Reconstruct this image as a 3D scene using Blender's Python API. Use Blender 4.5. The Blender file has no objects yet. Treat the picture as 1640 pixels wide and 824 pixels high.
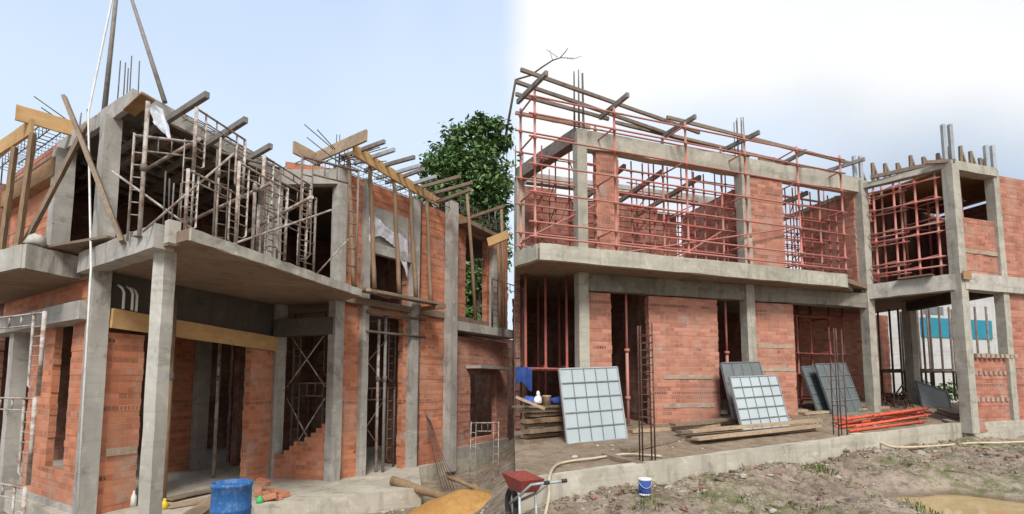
import bpy, math, random
from mathutils import Vector, Matrix, noise
random.seed(7)
S = bpy.context.scene
COL = S.collection
V = Vector
# ---------------------------------------------------------------- camera
F, CX, HY, CZ, TH = 820.0, 820.0, 620.0, 1.6, math.radians(5)
PPY = HY - F * math.tan(TH)
CAM = V((0, 0, CZ))
def ray(px, py):
    f = V((0, math.cos(TH), math.sin(TH))); u = V((0, -math.sin(TH), math.cos(TH)))
    return f * F + V((1, 0, 0)) * (px - CX) + u * (PPY - py)
def hz(px, py, z):
    d = ray(px, py); return CAM + d * ((z - CZ) / d.z)
def at(px, py, y):
    d = ray(px, py); return CAM + d * (y / d.y)
def hl(px, py, A, B):
    d = ray(px, py); ex, ey = B[0] - A[0], B[1] - A[1]
    t = (A[0] * ey - A[1] * ex) / (d.x * ey - d.y * ex)
    return CAM + d * t
def P2(p, z): return V((p[0], p[1], z))
cd = bpy.data.cameras.new("camera"); cam = bpy.data.objects.new("camera", cd); COL.objects.link(cam)
cam.location = CAM; cam.rotation_euler = (math.radians(90) + TH, 0, 0)
cd.sensor_width = 36; cd.lens = 36 * F / 1640; cd.shift_y = (PPY - 412) / 1640
cd.clip_end = 2000; cd.clip_start = 0.05
S.camera = cam
# ---------------------------------------------------------------- materials
class NT:
    def __init__(s, name):
        s.m = bpy.data.materials.new(name); s.m.use_nodes = True; s.t = s.m.node_tree
        s.b = s.t.nodes["Principled BSDF"]
    def n(s, ty, ins=None, **kw):
        o = s.t.nodes.new("ShaderNode" + ty)
        for k, v in kw.items(): setattr(o, k, v)
        for k, v in (ins or {}).items(): s.put(o.inputs[k], v)
        return o
    def put(s, sock, v):
        if hasattr(v, "is_output") or isinstance(v, bpy.types.NodeSocket): s.t.links.new(v, sock)
        else:
            if isinstance(v, tuple) and len(v) == 3 and sock.type == 'RGBA': v = (*v, 1)
            sock.default_value = v
    def math(s, op, a, b=0.0, c=0.0):
        o = s.n("Math", operation=op); s.put(o.inputs[0], a); s.put(o.inputs[1], b); s.put(o.inputs[2], c); return o.outputs[0]
    def mix(s, f, a, b, mode='MIX'):
        o = s.n("Mix", data_type='RGBA', blend_type=mode); s.put(o.inputs[0], f); s.put(o.inputs[6], a); s.put(o.inputs[7], b); return o.outputs[2]
    def obj(s): return s.n("TexCoord").outputs["Object"]
    def uv(s): return s.n("TexCoord").outputs["UV"]
    def scale(s, v, sc):
        o = s.n("VectorMath", operation='MULTIPLY'); s.put(o.inputs[0], v); o.inputs[1].default_value = sc; return o.outputs[0]
    def noise(s, v, sc, det=4, rough=.6, dist=0.0):
        o = s.n("TexNoise"); s.put(o.inputs["Vector"], v); o.inputs["Scale"].default_value = sc; o.inputs["Detail"].default_value = det
        o.inputs["Roughness"].default_value = rough; o.inputs["Distortion"].default_value = dist; return o.outputs["Fac"]
    def ramp(s, v, a, b, c0=0.0, c1=1.0):
        o = s.n("MapRange"); s.put(o.inputs[0], v)
        for i, x in enumerate((a, b, c0, c1)): o.inputs[i + 1].default_value = x
        return o.outputs[0]
    def bump(s, h, st=.3, d=.02):
        o = s.n("Bump"); o.inputs["Strength"].default_value = st; o.inputs["Distance"].default_value = d; s.put(o.inputs["Height"], h)
        s.put(s.b.inputs["Normal"], o.outputs[0])
    def out(s, col, rough=.9, metal=0.0, spec=.3):
        s.put(s.b.inputs["Base Color"], col); s.put(s.b.inputs["Roughness"], rough); s.put(s.b.inputs["Metallic"], metal)
        s.b.inputs["Specular IOR Level"].default_value = spec
        return s.m
def brick(name, c1, c2, mor, bw=.215, holes=11, ph=4, smear=.5, dirt=.35):
    t = NT(name); uv = t.uv(); ob = t.obj()
    wob = t.n("TexNoise"); t.put(wob.inputs["Vector"], uv); wob.inputs["Scale"].default_value = 5; wob.inputs["Detail"].default_value = 2
    w2 = t.n("VectorMath", operation='SUBTRACT'); t.put(w2.inputs[0], wob.outputs["Color"]); w2.inputs[1].default_value = (.5, .5, .5)
    add = t.n("VectorMath", operation='MULTIPLY_ADD'); t.put(add.inputs[0], w2.outputs[0]); add.inputs[1].default_value = (.02, .012, 0); t.put(add.inputs[2], uv)
    b = t.n("TexBrick", offset=.5, squash=1.0); t.put(b.inputs["Vector"], add.outputs[0])
    for k, v in (("Scale", 1), ("Mortar Size", .007), ("Mortar Smooth", .3), ("Bias", -.1), ("Brick Width", bw), ("Row Height", .08)): b.inputs[k].default_value = v
    t.put(b.inputs["Color1"], c1); t.put(b.inputs["Color2"], c2); t.put(b.inputs["Mortar"], mor)
    xyz = t.n("SeparateXYZ"); t.put(xyz.inputs[0], add.outputs[0]); u, v = xyz.outputs[0], xyz.outputs[1]
    rw = t.math('FLOOR', t.math('DIVIDE', v, .08)); cu_ = t.math('FLOOR', t.math('ADD', t.math('DIVIDE', u, bw), t.math('MULTIPLY', t.math('MODULO', t.math('ADD', rw, 200), 2.0), .5)))
    cx = t.n("CombineXYZ"); t.put(cx.inputs[0], cu_); t.put(cx.inputs[1], rw); wnz = t.n("TexWhiteNoise", noise_dimensions='2D'); t.put(wnz.inputs["Vector"], cx.outputs[0]); wv = wnz.outputs["Value"]
    n1 = t.noise(ob, 1.3, 3); n2 = t.noise(uv, 23, 4, .7)
    bc_ = t.mix(t.ramp(wv, .55, 1.0, 0, .55), b.outputs["Color"], tuple(min(.8, q * 1.35 + .03) for q in c1)); bc_ = t.mix(t.ramp(wv, .35, .0, 0, .6), bc_, tuple(q * .62 for q in c2))
    bc_ = t.mix(t.math('MULTIPLY', b.outputs["Fac"], .8), bc_, mor)
    col = t.mix(t.ramp(n1, .35, .75, 0, dirt), bc_, t.mix(.55, bc_, (.20, .12, .09)))
    col = t.mix(t.ramp(n2, .3, .8, 0, .35), col, t.mix(.5, col, (.62, .36, .24)))
    vv = t.math('DIVIDE', v, .08); row = t.math('FLOOR', vv); fr = t.math('FRACT', vv)
    rm = t.math('COMPARE', t.math('MODULO', t.math('ADD', row, 200 + ph), float(holes)), 0.0, .2)
    pair = t.math('FRACT', t.math('DIVIDE', u, .1))
    hole = t.math('MULTIPLY', t.math('LESS_THAN', t.math('ABSOLUTE', t.math('SUBTRACT', t.math('FRACT', t.math('MULTIPLY', pair, 2)), .5)), .27),
                  t.math('LESS_THAN', t.math('ABSOLUTE', t.math('SUBTRACT', t.math('FRACT', t.math('MULTIPLY', fr, 1)), .5)), .3))
    patch = t.math('GREATER_THAN', t.noise(t.scale(uv, (1.1, .6, 1)), 1.7, 1), .50)
    hole = t.math('MULTIPLY', t.math('MULTIPLY', hole, rm), patch)
    col = t.mix(t.math('MULTIPLY', hole, t.ramp(n1, .3, .6, .25, .85)), col, (.045, .025, .02))
    sm = t.ramp(t.noise(ob, 2.6, 5, .65, .4), .565, .67, 0, smear)
    col = t.mix(sm, col, (.40, .36, .31))
    ds = t.ramp(t.noise(t.scale(ob, (1.5, 1.5, .5)), 1.6, 4, .6), .48, .68, 0, .42); col = t.mix(ds, col, (.50, .33, .25))
    h = t.math('SUBTRACT', t.math('MULTIPLY', n2, .25), t.math('ADD', t.math('MULTIPLY', b.outputs["Fac"], .7), hole))
    t.bump(h, .55, .012)
    return t.out(col, .92)
def concrete(name, base, stain=(.16, .145, .125), k=.6, tint=None, boards=0):
    t = NT(name); ob = t.obj()
    n1 = t.noise(ob, .9, 5, .6); n2 = t.noise(t.scale(ob, (7, 7, .8)), 1, 4, .6); n3 = t.noise(ob, 35, 3, .7); n4 = t.noise(ob, 6, 4)
    col = t.mix(t.ramp(n1, .38, .68, 0, k), base, stain)
    col = t.mix(t.ramp(n2, .52, .72, 0, k * .7), col, tuple(x * .55 for x in stain))
    col = t.mix(t.ramp(n4, .55, .72, 0, .35), col, tuple(min(.75, x * 1.5) for x in base))
    if tint: col = t.mix(t.ramp(n4, .4, .65, 0, .6), col, tint)
    n5 = t.noise(t.scale(ob, (.35, .35, 9)), 1, 3, .7); n6 = t.noise(ob, 2.4, 6, .72, .6)
    col = t.mix(t.ramp(n5, .53, .63, 0, .4), col, tuple(x * .6 for x in base)); col = t.mix(t.ramp(n6, .56, .66, 0, .4), col, tuple(min(.7, x * 1.35 + .03) for x in base))
    col = t.mix(t.ramp(n6, .44, .36, 0, .5), col, tuple(x * .7 for x in stain))
    pit = t.ramp(n3, .66, .74, 0, 1); col = t.mix(t.math('MULTIPLY', pit, .45), col, (.07, .065, .06))
    t.bump(t.math('ADD', t.math('MULTIPLY', n4, .8), t.math('MULTIPLY', n3, -.5)), .35, .012)
    return t.out(col, .9)
def wood(name, a, b, grain=(1, 1, 1), sc=9, rough=.8):
    t = NT(name); ob = t.obj(); n = t.noise(t.scale(ob, grain), sc, 5, .7, .3); n2 = t.noise(ob, 1.7, 3); n3 = t.noise(ob, 40, 2)
    col = t.mix(t.ramp(n, .3, .72), a, b); col = t.mix(t.ramp(n2, .45, .75, 0, .5), col, tuple(x * .5 for x in b))
    t.bump(t.math('ADD', n, t.math('MULTIPLY', n3, .4)), .3, .006); return t.out(col, rough)
def paint(name, c, rust=(.13, .055, .03), amt=.5, rough=.6, metal=0.0, sc=9, lo=.48):
    t = NT(name); ob = t.obj(); n = t.noise(ob, sc, 4, .65); n2 = t.noise(ob, 45, 2); n3 = t.noise(ob, 1.1, 2)
    rnd = t.n("ObjectInfo").outputs["Random"]
    col = t.mix(t.ramp(n3, .3, .7, 0, .45), c, tuple(min(.9, x * 1.35 + .03) for x in c)); col = t.mix(t.ramp(rnd, .4, 1, 0, .45), col, tuple(x * .62 for x in c)); col = t.mix(t.ramp(rnd, .35, 0, 0, .5), col, tuple(min(.8, x * .8 + .12) for x in c))
    col = t.mix(t.ramp(n, lo, lo + .15, 0, amt), col, rust); col = t.mix(t.ramp(n2, .6, .7, 0, .3), col, (.42, .38, .33))
    t.bump(n2, .15, .003); return t.out(col, rough, metal)
def cloth(name, c, c2, sc=6, rough=.8, trans=0.0, alpha=1.0):
    t = NT(name); ob = t.obj(); n = t.noise(ob, sc, 3); col = t.mix(t.ramp(n, .35, .65), c, c2); t.bump(n, .3, .03)
    if trans: t.b.inputs["Transmission Weight"].default_value = trans
    t.b.inputs["Alpha"].default_value = alpha
    return t.out(col, rough)
M = {}
M['brick_o'] = brick("orange_brick", (.55, .185, .088), (.41, .125, .06), (.42, .25, .165))
M['brick_p'] = brick("salmon_brick", (.50, .20, .135), (.39, .145, .098), (.41, .27, .205), smear=.6, ph=2)
M['brick_r'] = brick("red_brick", (.45, .165, .108), (.34, .115, .075), (.34, .20, .145), holes=17, ph=1, smear=.32)
M['brick_d'] = brick("shade_darkened_brick", (.15, .05, .035), (.10, .034, .026), (.11, .07, .055), holes=40, smear=.25)  # brick darkened so openings read near black: interior shade in the colour
M['conc'] = concrete("bare_concrete", (.43, .405, .365), k=.55)
M['conc_l'] = concrete("pale_concrete", (.50, .475, .42), (.24, .215, .17), k=.6)
M['conc_g'] = concrete("olive_stained_concrete", (.46, .43, .36), (.25, .23, .175), k=.65)
M['soffit'] = concrete("formed_soffit_concrete", (.27, .20, .15), (.17, .125, .092), k=.7, tint=(.23, .15, .1))  # brown of bounced light on the undersides, put into the concrete colour
M['kerb'] = concrete("kerb_concrete", (.50, .46, .38), (.27, .235, .18), k=.55)
M['mortar'] = concrete("mortar_band", (.42, .33, .25), (.30, .22, .16), k=.5)
M['ply'] = wood("yellow_plywood", (.60, .39, .185), (.47, .27, .11), (1, 1, 3), 4)
M['ply_old'] = wood("weathered_plywood", (.42, .26, .13), (.26, .145, .07), (1, 1, 4), 3)
M['plank'] = wood("grey_timber", (.30, .23, .165), (.17, .12, .082), (6, 6, 1.5), 5)
M['pole'] = wood("round_timber", (.34, .23, .14), (.17, .105, .06), (9, 9, 1.2), 5)
M['pale'] = wood("pale_timber", (.50, .38, .26), (.32, .22, .14), (3, 3, 3), 5)
M['steelj'] = paint("grey_steel_section", (.20, .185, .165), (.12, .06, .035), .5, .6)
M['scaf'] = paint("worn_scaffold_tube", (.45, .41, .365), (.19, .085, .045), .75, .6, sc=6, lo=.44)
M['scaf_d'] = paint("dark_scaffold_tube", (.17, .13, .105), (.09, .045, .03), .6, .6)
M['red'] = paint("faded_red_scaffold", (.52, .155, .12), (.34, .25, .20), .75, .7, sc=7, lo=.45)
M['redd'] = paint("shade_toned_red_prop", (.36, .09, .07), (.16, .07, .05), .6, .65, sc=5)  # darker copy of the scaffold red, indoor shade put into the paint
M['rebar'] = paint("rusty_rebar", (.115, .055, .036), (.07, .03, .02), .5, .8, .2)
M['rebar_g'] = paint("grey_rebar", (.14, .125, .115), (.10, .055, .04), .5, .7, .3)
M['galv'] = paint("pale_steel", (.40, .42, .43), (.25, .2, .16), .35, .5, .3)
M['blue'] = paint("blue_drum_plastic", (.018, .105, .30), (.22, .28, .35), .45, .5, sc=11, lo=.52)
M['panel'] = paint("pale_blue_panel", (.43, .485, .50), (.36, .35, .31), .5, .85, sc=3, lo=.55)
M['panel_d'] = paint("grey_steel_panel", (.135, .155, .155), (.26, .27, .25), .45, .55, sc=3, lo=.5)
M['rib'] = paint("panel_rib_steel", (.17, .20, .215), (.1, .07, .05), .4, .5)
M['orange_pipe'] = paint("orange_red_pipe", (.62, .085, .03), (.55, .25, .18), .35, .5, sc=8)
M['hose'] = paint("cream_hose", (.56, .47, .32), (.35, .26, .16), .4, .55)
M['white'] = paint("white_plastic", (.72, .71, .67), (.42, .38, .31), .35, .5)
M['yellow'] = paint("yellow_plastic", (.75, .50, .03), (.5, .35, .08), .3, .5)
M['green'] = paint("green_plastic", (.05, .42, .13), (.05, .3, .1), .2, .5)
M['bluecloth'] = cloth("blue_cloth", (.02, .05, .20), (.035, .085, .27))
M['bluebag'] = cloth("blue_bag", (.03, .07, .30), (.07, .13, .40))
M['greybag'] = cloth("paper_bag", (.50, .47, .42), (.35, .32, .28), 9)
M['sheet'] = cloth("white_sheet", (.66, .66, .70), (.50, .49, .55), 7)
M['film'] = cloth("plastic_film", (.74, .80, .86), (.58, .63, .70), 8, .3, alpha=.8)
M['barrow'] = paint("rusty_red_barrow", (.30, .055, .04), (.12, .05, .03), .6, .5)
M['rubber'] = paint("black_rubber", (.025, .025, .025), (.10, .085, .07), .4, .8)
M['teal'] = paint("teal_sheet", (.02, .25, .34), (.03, .2, .26), .3, .5, sc=2)
M['plaster'] = concrete("white_plaster", (.52, .515, .50), (.5, .48, .44), k=.4)
M['tile'] = wood("roof_tile", (.34, .12, .07), (.22, .075, .05), (14, 1, 1), 3)
M['brick_m'] = brick("dull_brick_painted_shade", (.25, .07, .048), (.17, .047, .034), (.18, .10, .07), holes=40, smear=.3)  # dull brick of the upper back walls, with shade added to its colour
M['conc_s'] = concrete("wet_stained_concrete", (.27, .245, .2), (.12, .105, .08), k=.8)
M['dark'] = concrete("shade_darkened_concrete", (.10, .085, .07), (.06, .05, .042), k=.6)  # concrete with the shade of the interiors painted into its colour
def soil(name, cols, green=0.0, sc=1.0, wet=False):
    t = NT(name); ob = t.obj(); n1 = t.noise(ob, .8 * sc, 5, .6); n2 = t.noise(ob, 5 * sc, 6, .7); n3 = t.noise(ob, 30 * sc, 4, .7); n4 = t.noise(ob, .55 * sc, 3)
    col = t.mix(t.ramp(n1, .35, .65), cols[0], cols[1]); col = t.mix(t.ramp(n2, .45, .68), col, cols[2]); col = t.mix(t.ramp(n3, .55, .75, 0, .7), col, cols[3])
    col = t.mix(t.ramp(n3, .3, .42, .55, 0), col, tuple(x * .35 for x in cols[0]))
    if green: col = t.mix(t.math('MULTIPLY', t.ramp(n4, .5, .62), t.ramp(n2, .4, .6, 0, green)), col, (.10, .13, .03))
    t.bump(t.math('ADD', n2, t.math('MULTIPLY', n3, .6)), .7, .04)
    if wet:
        sx = t.n("SeparateXYZ"); t.put(sx.inputs[0], ob); w = t.math('MULTIPLY', t.ramp(t.math('ADD', sx.outputs[2], t.math('MULTIPLY', t.math('SUBTRACT', n2, .5), .06)), .20, .14), t.ramp(sx.outputs[0], 1.5, 3.0))
        return t.out(t.mix(t.math('MULTIPLY', w, .7), col, (.13, .085, .045)), t.ramp(w, 0, 1, .95, .35), spec=.3)
    return t.out(col, .95, spec=.15)
M['mud'] = soil("churned_earth", ((.235, .18, .135), (.36, .29, .225), (.12, .085, .06), (.50, .44, .36)), .65, wet=True)
M['dirt'] = soil("packed_earth", ((.24, .18, .125), (.31, .245, .18), (.17, .12, .08), (.42, .36, .285)), 0)
M['sand'] = soil("yellow_sand", ((.46, .24, .075), (.54, .31, .11), (.40, .20, .06), (.58, .38, .16)), 0, 1.5)
M['stone'] = concrete("rubble", (.42, .385, .33), (.25, .2, .15), k=.6)
def leafm(name, a, b, c):
    t = NT(name); g = t.n("NewGeometry").outputs["Random Per Island"]; col = t.mix(t.ramp(g, 0, .6), a, b); col = t.mix(t.ramp(g, .7, 1, 0, .8), col, c)
    t.b.inputs["Subsurface Weight"].default_value = 0.0
    return t.out(col, .55, spec=.35)
M['leaf'] = leafm("tree_leaves", (.055, .115, .034), (.105, .19, .055), (.20, .29, .09))
M['weed'] = leafm("weed_blades", (.075, .10, .025), (.13, .16, .04), (.24, .22, .09))
M['bark'] = wood("bark", (.16, .12, .09), (.08, .06, .045), (5, 5, 1), 6)
t = NT("muddy_water"); n = t.noise(t.obj(), 2.2, 3); n_ = t.noise(t.obj(), 14, 2); t.bump(n_, .04, .01)
M['water'] = t.out(t.mix(t.ramp(n, .3, .7), (.40, .27, .115), (.50, .36, .18)), .07, 0, .5)
# ---------------------------------------------------------------- mesh helpers
class MB:
    def __init__(s): s.v = []; s.f = []; s.sm = []
    def add(s, vs, fs, smooth=False):
        o = len(s.v); s.v += [V(p) for p in vs]; s.f += [tuple(i + o for i in f) for f in fs]; s.sm += [smooth] * len(fs); return s
    def hexa(s, b, t):           # bottom ring, top ring (ccw)
        n = len(b); fs = [tuple(range(n - 1, -1, -1)), tuple(range(n, 2 * n))] + [(i, (i + 1) % n, n + (i + 1) % n, n + i) for i in range(n)]
        return s.add(list(b) + list(t), fs)
    def prism(s, pts, z0, z1):
        a = sum(pts[i][0] * pts[(i + 1) % len(pts)][1] - pts[(i + 1) % len(pts)][0] * pts[i][1] for i in range(len(pts)))
        if a < 0: pts = pts[::-1]
        return s.hexa([P2(p, z0) for p in pts], [P2(p, z1) for p in pts])
    def bar(s, p, q, w, h, up=(0, 0, 1), seg=1, jit=0.0, rnd=None):   # box beam p->q, centred
        p, q = V(p), V(q); d = (q - p).normalized(); up = V(up)
        if abs(d.dot(up)) > .98: up = V((0, 1, 0))
        x = d.cross(up).normalized(); y = x.cross(d).normalized(); R = rnd or random
        rings = []
        for i in range(seg + 1):
            c = p.lerp(q, i / seg); j = lambda: R.uniform(-jit, jit)
            rings.append([c + x * (sx * w / 2 + j()) + y * (sy * h / 2 + j()) for sx, sy in ((-1, -1), (1, -1), (1, 1), (-1, 1))])
        o = len(s.v)
        for r in rings: s.v += r
        fs = [(0, 1, 2, 3)] + [(4 * i + k, 4 * i + 4 + k, 4 * i + 4 + (k + 1) % 4, 4 * i + (k + 1) % 4) for i in range(seg) for k in range(4)] + [(4 * seg + 3, 4 * seg + 2, 4 * seg + 1, 4 * seg)]
        s.f += [tuple(i + o for i in f) for f in fs]; s.sm += [False] * len(fs); return s
    def tube(s, pts, r, n=8, r2=None):
        pts = [V(p) for p in pts]; m = len(pts); o = len(s.v); prev = None
        for i, p in enumerate(pts):
            d = (pts[min(i + 1, m - 1)] - pts[max(i - 1, 0)]).normalized()
            if prev is None: prev = V((0, 0, 1)) if abs(d.z) < .9 else V((1, 0, 0))
            x = (prev - d * prev.dot(d)).normalized(); y = d.cross(x); prev = x
            rr = r if r2 is None else r + (r2 - r) * i / (m - 1)
            s.v += [p + x * rr * math.cos(2 * math.pi * k / n) + y * rr * math.sin(2 * math.pi * k / n) for k in range(n)]
        for i in range(m - 1):
            for k in range(n): s.f.append((o + i * n + k, o + i * n + (k + 1) % n, o + (i + 1) * n + (k + 1) % n, o + (i + 1) * n + k)); s.sm.append(True)
        s.f.append(tuple(o + k for k in range(n - 1, -1, -1))); s.f.append(tuple(o + (m - 1) * n + k for k in range(n))); s.sm += [False, False]; return s
    def lathe(s, prof, n=24, c=(0, 0, 0)):     # (r,z) profile
        o = len(s.v); c = V(c)
        for r, z in prof: s.v += [c + V((r * math.cos(2 * math.pi * k / n), r * math.sin(2 * math.pi * k / n), z)) for k in range(n)]
        for i in range(len(prof) - 1):
            for k in range(n): s.f.append((o + i * n + k, o + i * n + (k + 1) % n, o + (i + 1) * n + (k + 1) % n, o + (i + 1) * n + k)); s.sm.append(True)
        s.f.append(tuple(o + k for k in range(n - 1, -1, -1))); s.f.append(tuple(o + (len(prof) - 1) * n + k for k in range(n))); s.sm += [False, False]; return s
    def blob(s, c, rx, ry, rz, n=10, j=.12, seed=0, flat=False):
        vs = []; c = V(c); rings = n // 2 + 1
        for i in range(rings + 1):
            th = math.pi * i / rings
            for k in range(n):
                a = 2 * math.pi * k / n; d = V((math.sin(th) * math.cos(a), math.sin(th) * math.sin(a), math.cos(th)))
                q = 1 + j * 2 * noise.noise(d * 1.7 + V((seed, seed * .7, 3)))
                z = d.z * rz * q
                if flat: z = max(z, -.35 * rz)
                vs.append(c + V((d.x * rx * q, d.y * ry * q, z)))
        fs = [(i * n + k, (i + 1) * n + k, (i + 1) * n + (k + 1) % n, i * n + (k + 1) % n) for i in range(rings) for k in range(n)]
        return s.add(vs, fs, True)
    def grid(s, fn, nu, nv, thick=0.0):
        vs = [fn(i / nu, j / nv) for i in range(nu + 1) for j in range(nv + 1)]
        return s.add(vs, [(i * (nv + 1) + j, (i + 1) * (nv + 1) + j, (i + 1) * (nv + 1) + j + 1, i * (nv + 1) + j + 1) for i in range(nu) for j in range(nv)], True)
    def build(s, name, mat, parent=None, loc=None):
        base = V(loc) if loc is not None else (V((0, 0, 0)))
        off = parent.matrix_world.translation.copy() if parent and parent.get('_w') is None and parent.name in ORG else V((0, 0, 0))
        if parent: off = ORG.get(parent.name, V((0, 0, 0)))
        sub = off if parent else base
        me = bpy.data.meshes.new(name); me.from_pydata([p - sub for p in s.v], [], s.f)
        me.polygons.foreach_set("use_smooth", s.sm)
        uvl = me.uv_layers.new(name="UVMap"); d = uvl.data
        for pl in me.polygons:
            n = pl.normal
            if abs(n.z) > .75: t, b = V((1, 0, 0)), V((0, 1, 0))
            else: t = V((-n.y, n.x, 0)).normalized(); b = V((0, 0, 1))
            for li in pl.loop_indices:
                p = s.v[me.loops[li].vertex_index]; d[li].uv = (p.dot(t), p.dot(b))
        if mat: me.materials.append(M[mat] if isinstance(mat, str) else mat)
        o = bpy.data.objects.new(name, me); COL.objects.link(o)
        if parent: o.parent = parent; ORG[o.name] = off
        else: o.location = base; ORG[o.name] = base
        return o
ORG = {}
def tag(o, label, cat, group=None):
    o['label'] = label; o['category'] = cat
    if group: o['group'] = group
    return o
def thing(name, label, cat, loc=(0, 0, 0), group=None):
    o = bpy.data.objects.new(name, None); COL.objects.link(o); o.location = loc; o.empty_display_size = .2; ORG[o.name] = V(loc)
    return tag(o, label, cat, group)
def kind(o, k): o['kind'] = k; return o
def one(mb, name, mat, label, cat, group=None, loc=None):
    if loc is None:
        n = len(mb.v); loc = sum(mb.v, V()) / n; loc.z = min(p.z for p in mb.v)
    return tag(mb.build(name, mat, None, loc), label, cat, group)
def dup(root, label, loc, rz=0, group=None, scale=None):
    r = root.copy(); COL.objects.link(r); r.location = loc; r.rotation_euler = (0, 0, rz); r['label'] = label
    if group: r['group'] = group
    if scale: r.scale = scale
    for ch in list(root.children):
        c = ch.copy(); COL.objects.link(c); c.parent = r
        for g in ch.children:
            d = g.copy(); COL.objects.link(d); d.parent = c
    return r
def perp(A, B):                       # horizontal normal pointing away from the camera
    d = V((B[0] - A[0], B[1] - A[1], 0)).normalized(); n = V((-d.y, d.x, 0))
    return d, (n if n.dot(V((A[0], A[1], 0))) > 0 else -n)
def column(parent, p, d, w, z0, z1, mat='conc', dep=None, seg=6, name='column', jit=.004):
    d = V((d[0], d[1], 0)).normalized(); mb = MB(); n = V((-d.y, d.x, 0))
    mb.bar(P2(p, z0), P2(p, z1), dep or w, w, up=d, seg=seg, jit=jit)
    return mb.build(name, mat, parent)
def wall(parent, A, B, z0, z1, mat, thick=.12, holes=(), ends=(.012, .012), name='wall', inset=0.0, jit=.008, top=None):
    for hi, (s0, s1, h0, h1) in enumerate(holes):
        if h0 <= z0 + .01 and h1 >= z1 - .01:
            rest = [h for k, h in enumerate(holes) if k != hi]; dd = perp(A, B)[0]; LT = (P2(B, 0) - P2(A, 0)).length; o = None
            if s0 > .05: o = wall(parent, A, P2(A, 0) + dd * s0, z0, z1, mat, thick, [h for h in rest if h[0] < s0], ends, name, inset, jit, top)
            if s1 < LT - .05: o = wall(parent, P2(A, 0) + dd * s1, B, z0, z1, mat, thick, [(h[0] - s1, h[1] - s1, h[2], h[3]) for h in rest if h[1] > s1], ends, name, inset, jit, top)
            return o
    d, n = perp(A, B); A = P2(A, 0) + n * inset; L = (V((B[0], B[1], 0)) - P2((A - n * inset), 0)).length
    H = .08; mb = MB(); R = random.Random(hash((round(A.x, 2), round(z0, 2))) & 0xffff)
    k0, k1 = int(math.floor(z0 / H + 1e-6)), int(math.ceil(z1 / H - 1e-6))
    for k in range(k0, k1):
        a, b = max(z0, k * H), min(z1, (k + 1) * H); m = (a + b) / 2; L1 = L
        if top: L1 = L
        sp = [(0.0, L1)]
        for (s0, s1, h0, h1) in holes:
            if h0 <= m <= h1:
                ns = []
                for (x, y) in sp:
                    if s1 <= x or s0 >= y: ns.append((x, y)); continue
                    if s0 > x: ns.append((x, s0))
                    if s1 < y: ns.append((s1, y))
                sp = ns
        for (x, y) in sp:
            if top:                      # stepped top: top(s) gives the height at s
                xs = x
                while xs < y and top(xs) < m: xs += .11
                ys = y
                while ys > xs and top(ys) < m: ys -= .11
                x, y = xs, ys
            if y - x < .04: continue
            e0 = ends[0] if x < 1e-6 else .014; e1 = ends[1] if abs(y - L) < 1e-6 else .014
            xx, yy = x + R.uniform(-e0, e0), y + R.uniform(-e1, e1); f = R.uniform(0, jit)
            p = [A + d * xx + n * f, A + d * yy + n * f, A + d * yy + n * thick, A + d * xx + n * thick]
            mb.prism(p, a, b)
    return mb.build(name, mat, parent)
def sdist(px, py, A, B): p = hl(px, py, A, B); return (V((p.x, p.y, 0)) - V((A[0], A[1], 0))).length
def bars(parent, p, z0, z1, n=4, s=.08, mat='rebar_g', r=.008, lean=.02, name='starter_bar'):
    offs = [(-s, -s), (s, -s), (s, s), (-s, s), (0, -s), (0, s)][:n]
    for ox, oy in offs:
        MB().tube([V((p[0] + ox, p[1] + oy, z0)), V((p[0] + ox + random.uniform(-lean, lean), p[1] + oy + random.uniform(-lean, lean), z1 + random.uniform(-.12, .05)))], r, 6).build(name, mat, parent)
# ================================================================ world and light
W = bpy.data.worlds.new("World"); S.world = W; W.use_nodes = True; wt = W.node_tree; wn = wt.nodes; wl = wt.links
def wnode(ty, **kw):
    o = wn.new("ShaderNode" + ty)
    for k, v in kw.items(): setattr(o, k, v)
    return o
def wmath(op, a, b=0.0, c=0.0, cl=False):
    o = wnode("Math", operation=op, use_clamp=cl)
    for i, x in enumerate((a, b, c)):
        if isinstance(x, (int, float)): o.inputs[i].default_value = x
        else: wl.new(x, o.inputs[i])
    return o.outputs[0]
SUN_EL, SUN_AZ = math.radians(46), math.radians(177)     # azimuth from +Y, clockwise: straight behind the camera
sky = wnode("TexSky", sky_type='NISHITA', sun_disc=False, sun_elevation=SUN_EL, sun_rotation=SUN_AZ, air_density=1.2, dust_density=3.0)
tc = wnode("TexCoord"); sp = wnode("SeparateXYZ"); wl.new(tc.outputs["Generated"], sp.inputs[0]); X, Y, Z = sp.outputs
nz = wnode("TexNoise"); nz.inputs["Scale"].default_value = 3.0; nz.inputs["Detail"].default_value = 5; wl.new(tc.outputs["Generated"], nz.inputs["Vector"]); NZ = nz.outputs["Fac"]
nb = wnode("TexNoise"); nb.inputs["Scale"].default_value = 1.6; nb.inputs["Detail"].default_value = 3; wl.new(tc.outputs["Generated"], nb.inputs["Vector"]); NB = nb.outputs["Fac"]
def wmix(f, a, b):
    o = wnode("Mix", data_type='RGBA'); 
    if isinstance(f, (int, float)): o.inputs[0].default_value = f
    else: wl.new(f, o.inputs[0])
    for i, x in ((6, a), (7, b)):
        if isinstance(x, tuple): o.inputs[i].default_value = (*x, 1)
        else: wl.new(x, o.inputs[i])
    return o.outputs[2]
def wramp(v, a, b, c0=0.0, c1=1.0):
    o = wnode("MapRange", interpolation_type='SMOOTHSTEP'); wl.new(v, o.inputs[0])
    for i, x in enumerate((a, b, c0, c1)): o.inputs[i + 1].default_value = x
    return o.outputs[0]
K = 10.0
hazeblue = wmix(wramp(Z, .25, .75), (.56 * K, .67 * K, .79 * K), (.45 * K, .555 * K, .76 * K))
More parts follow.
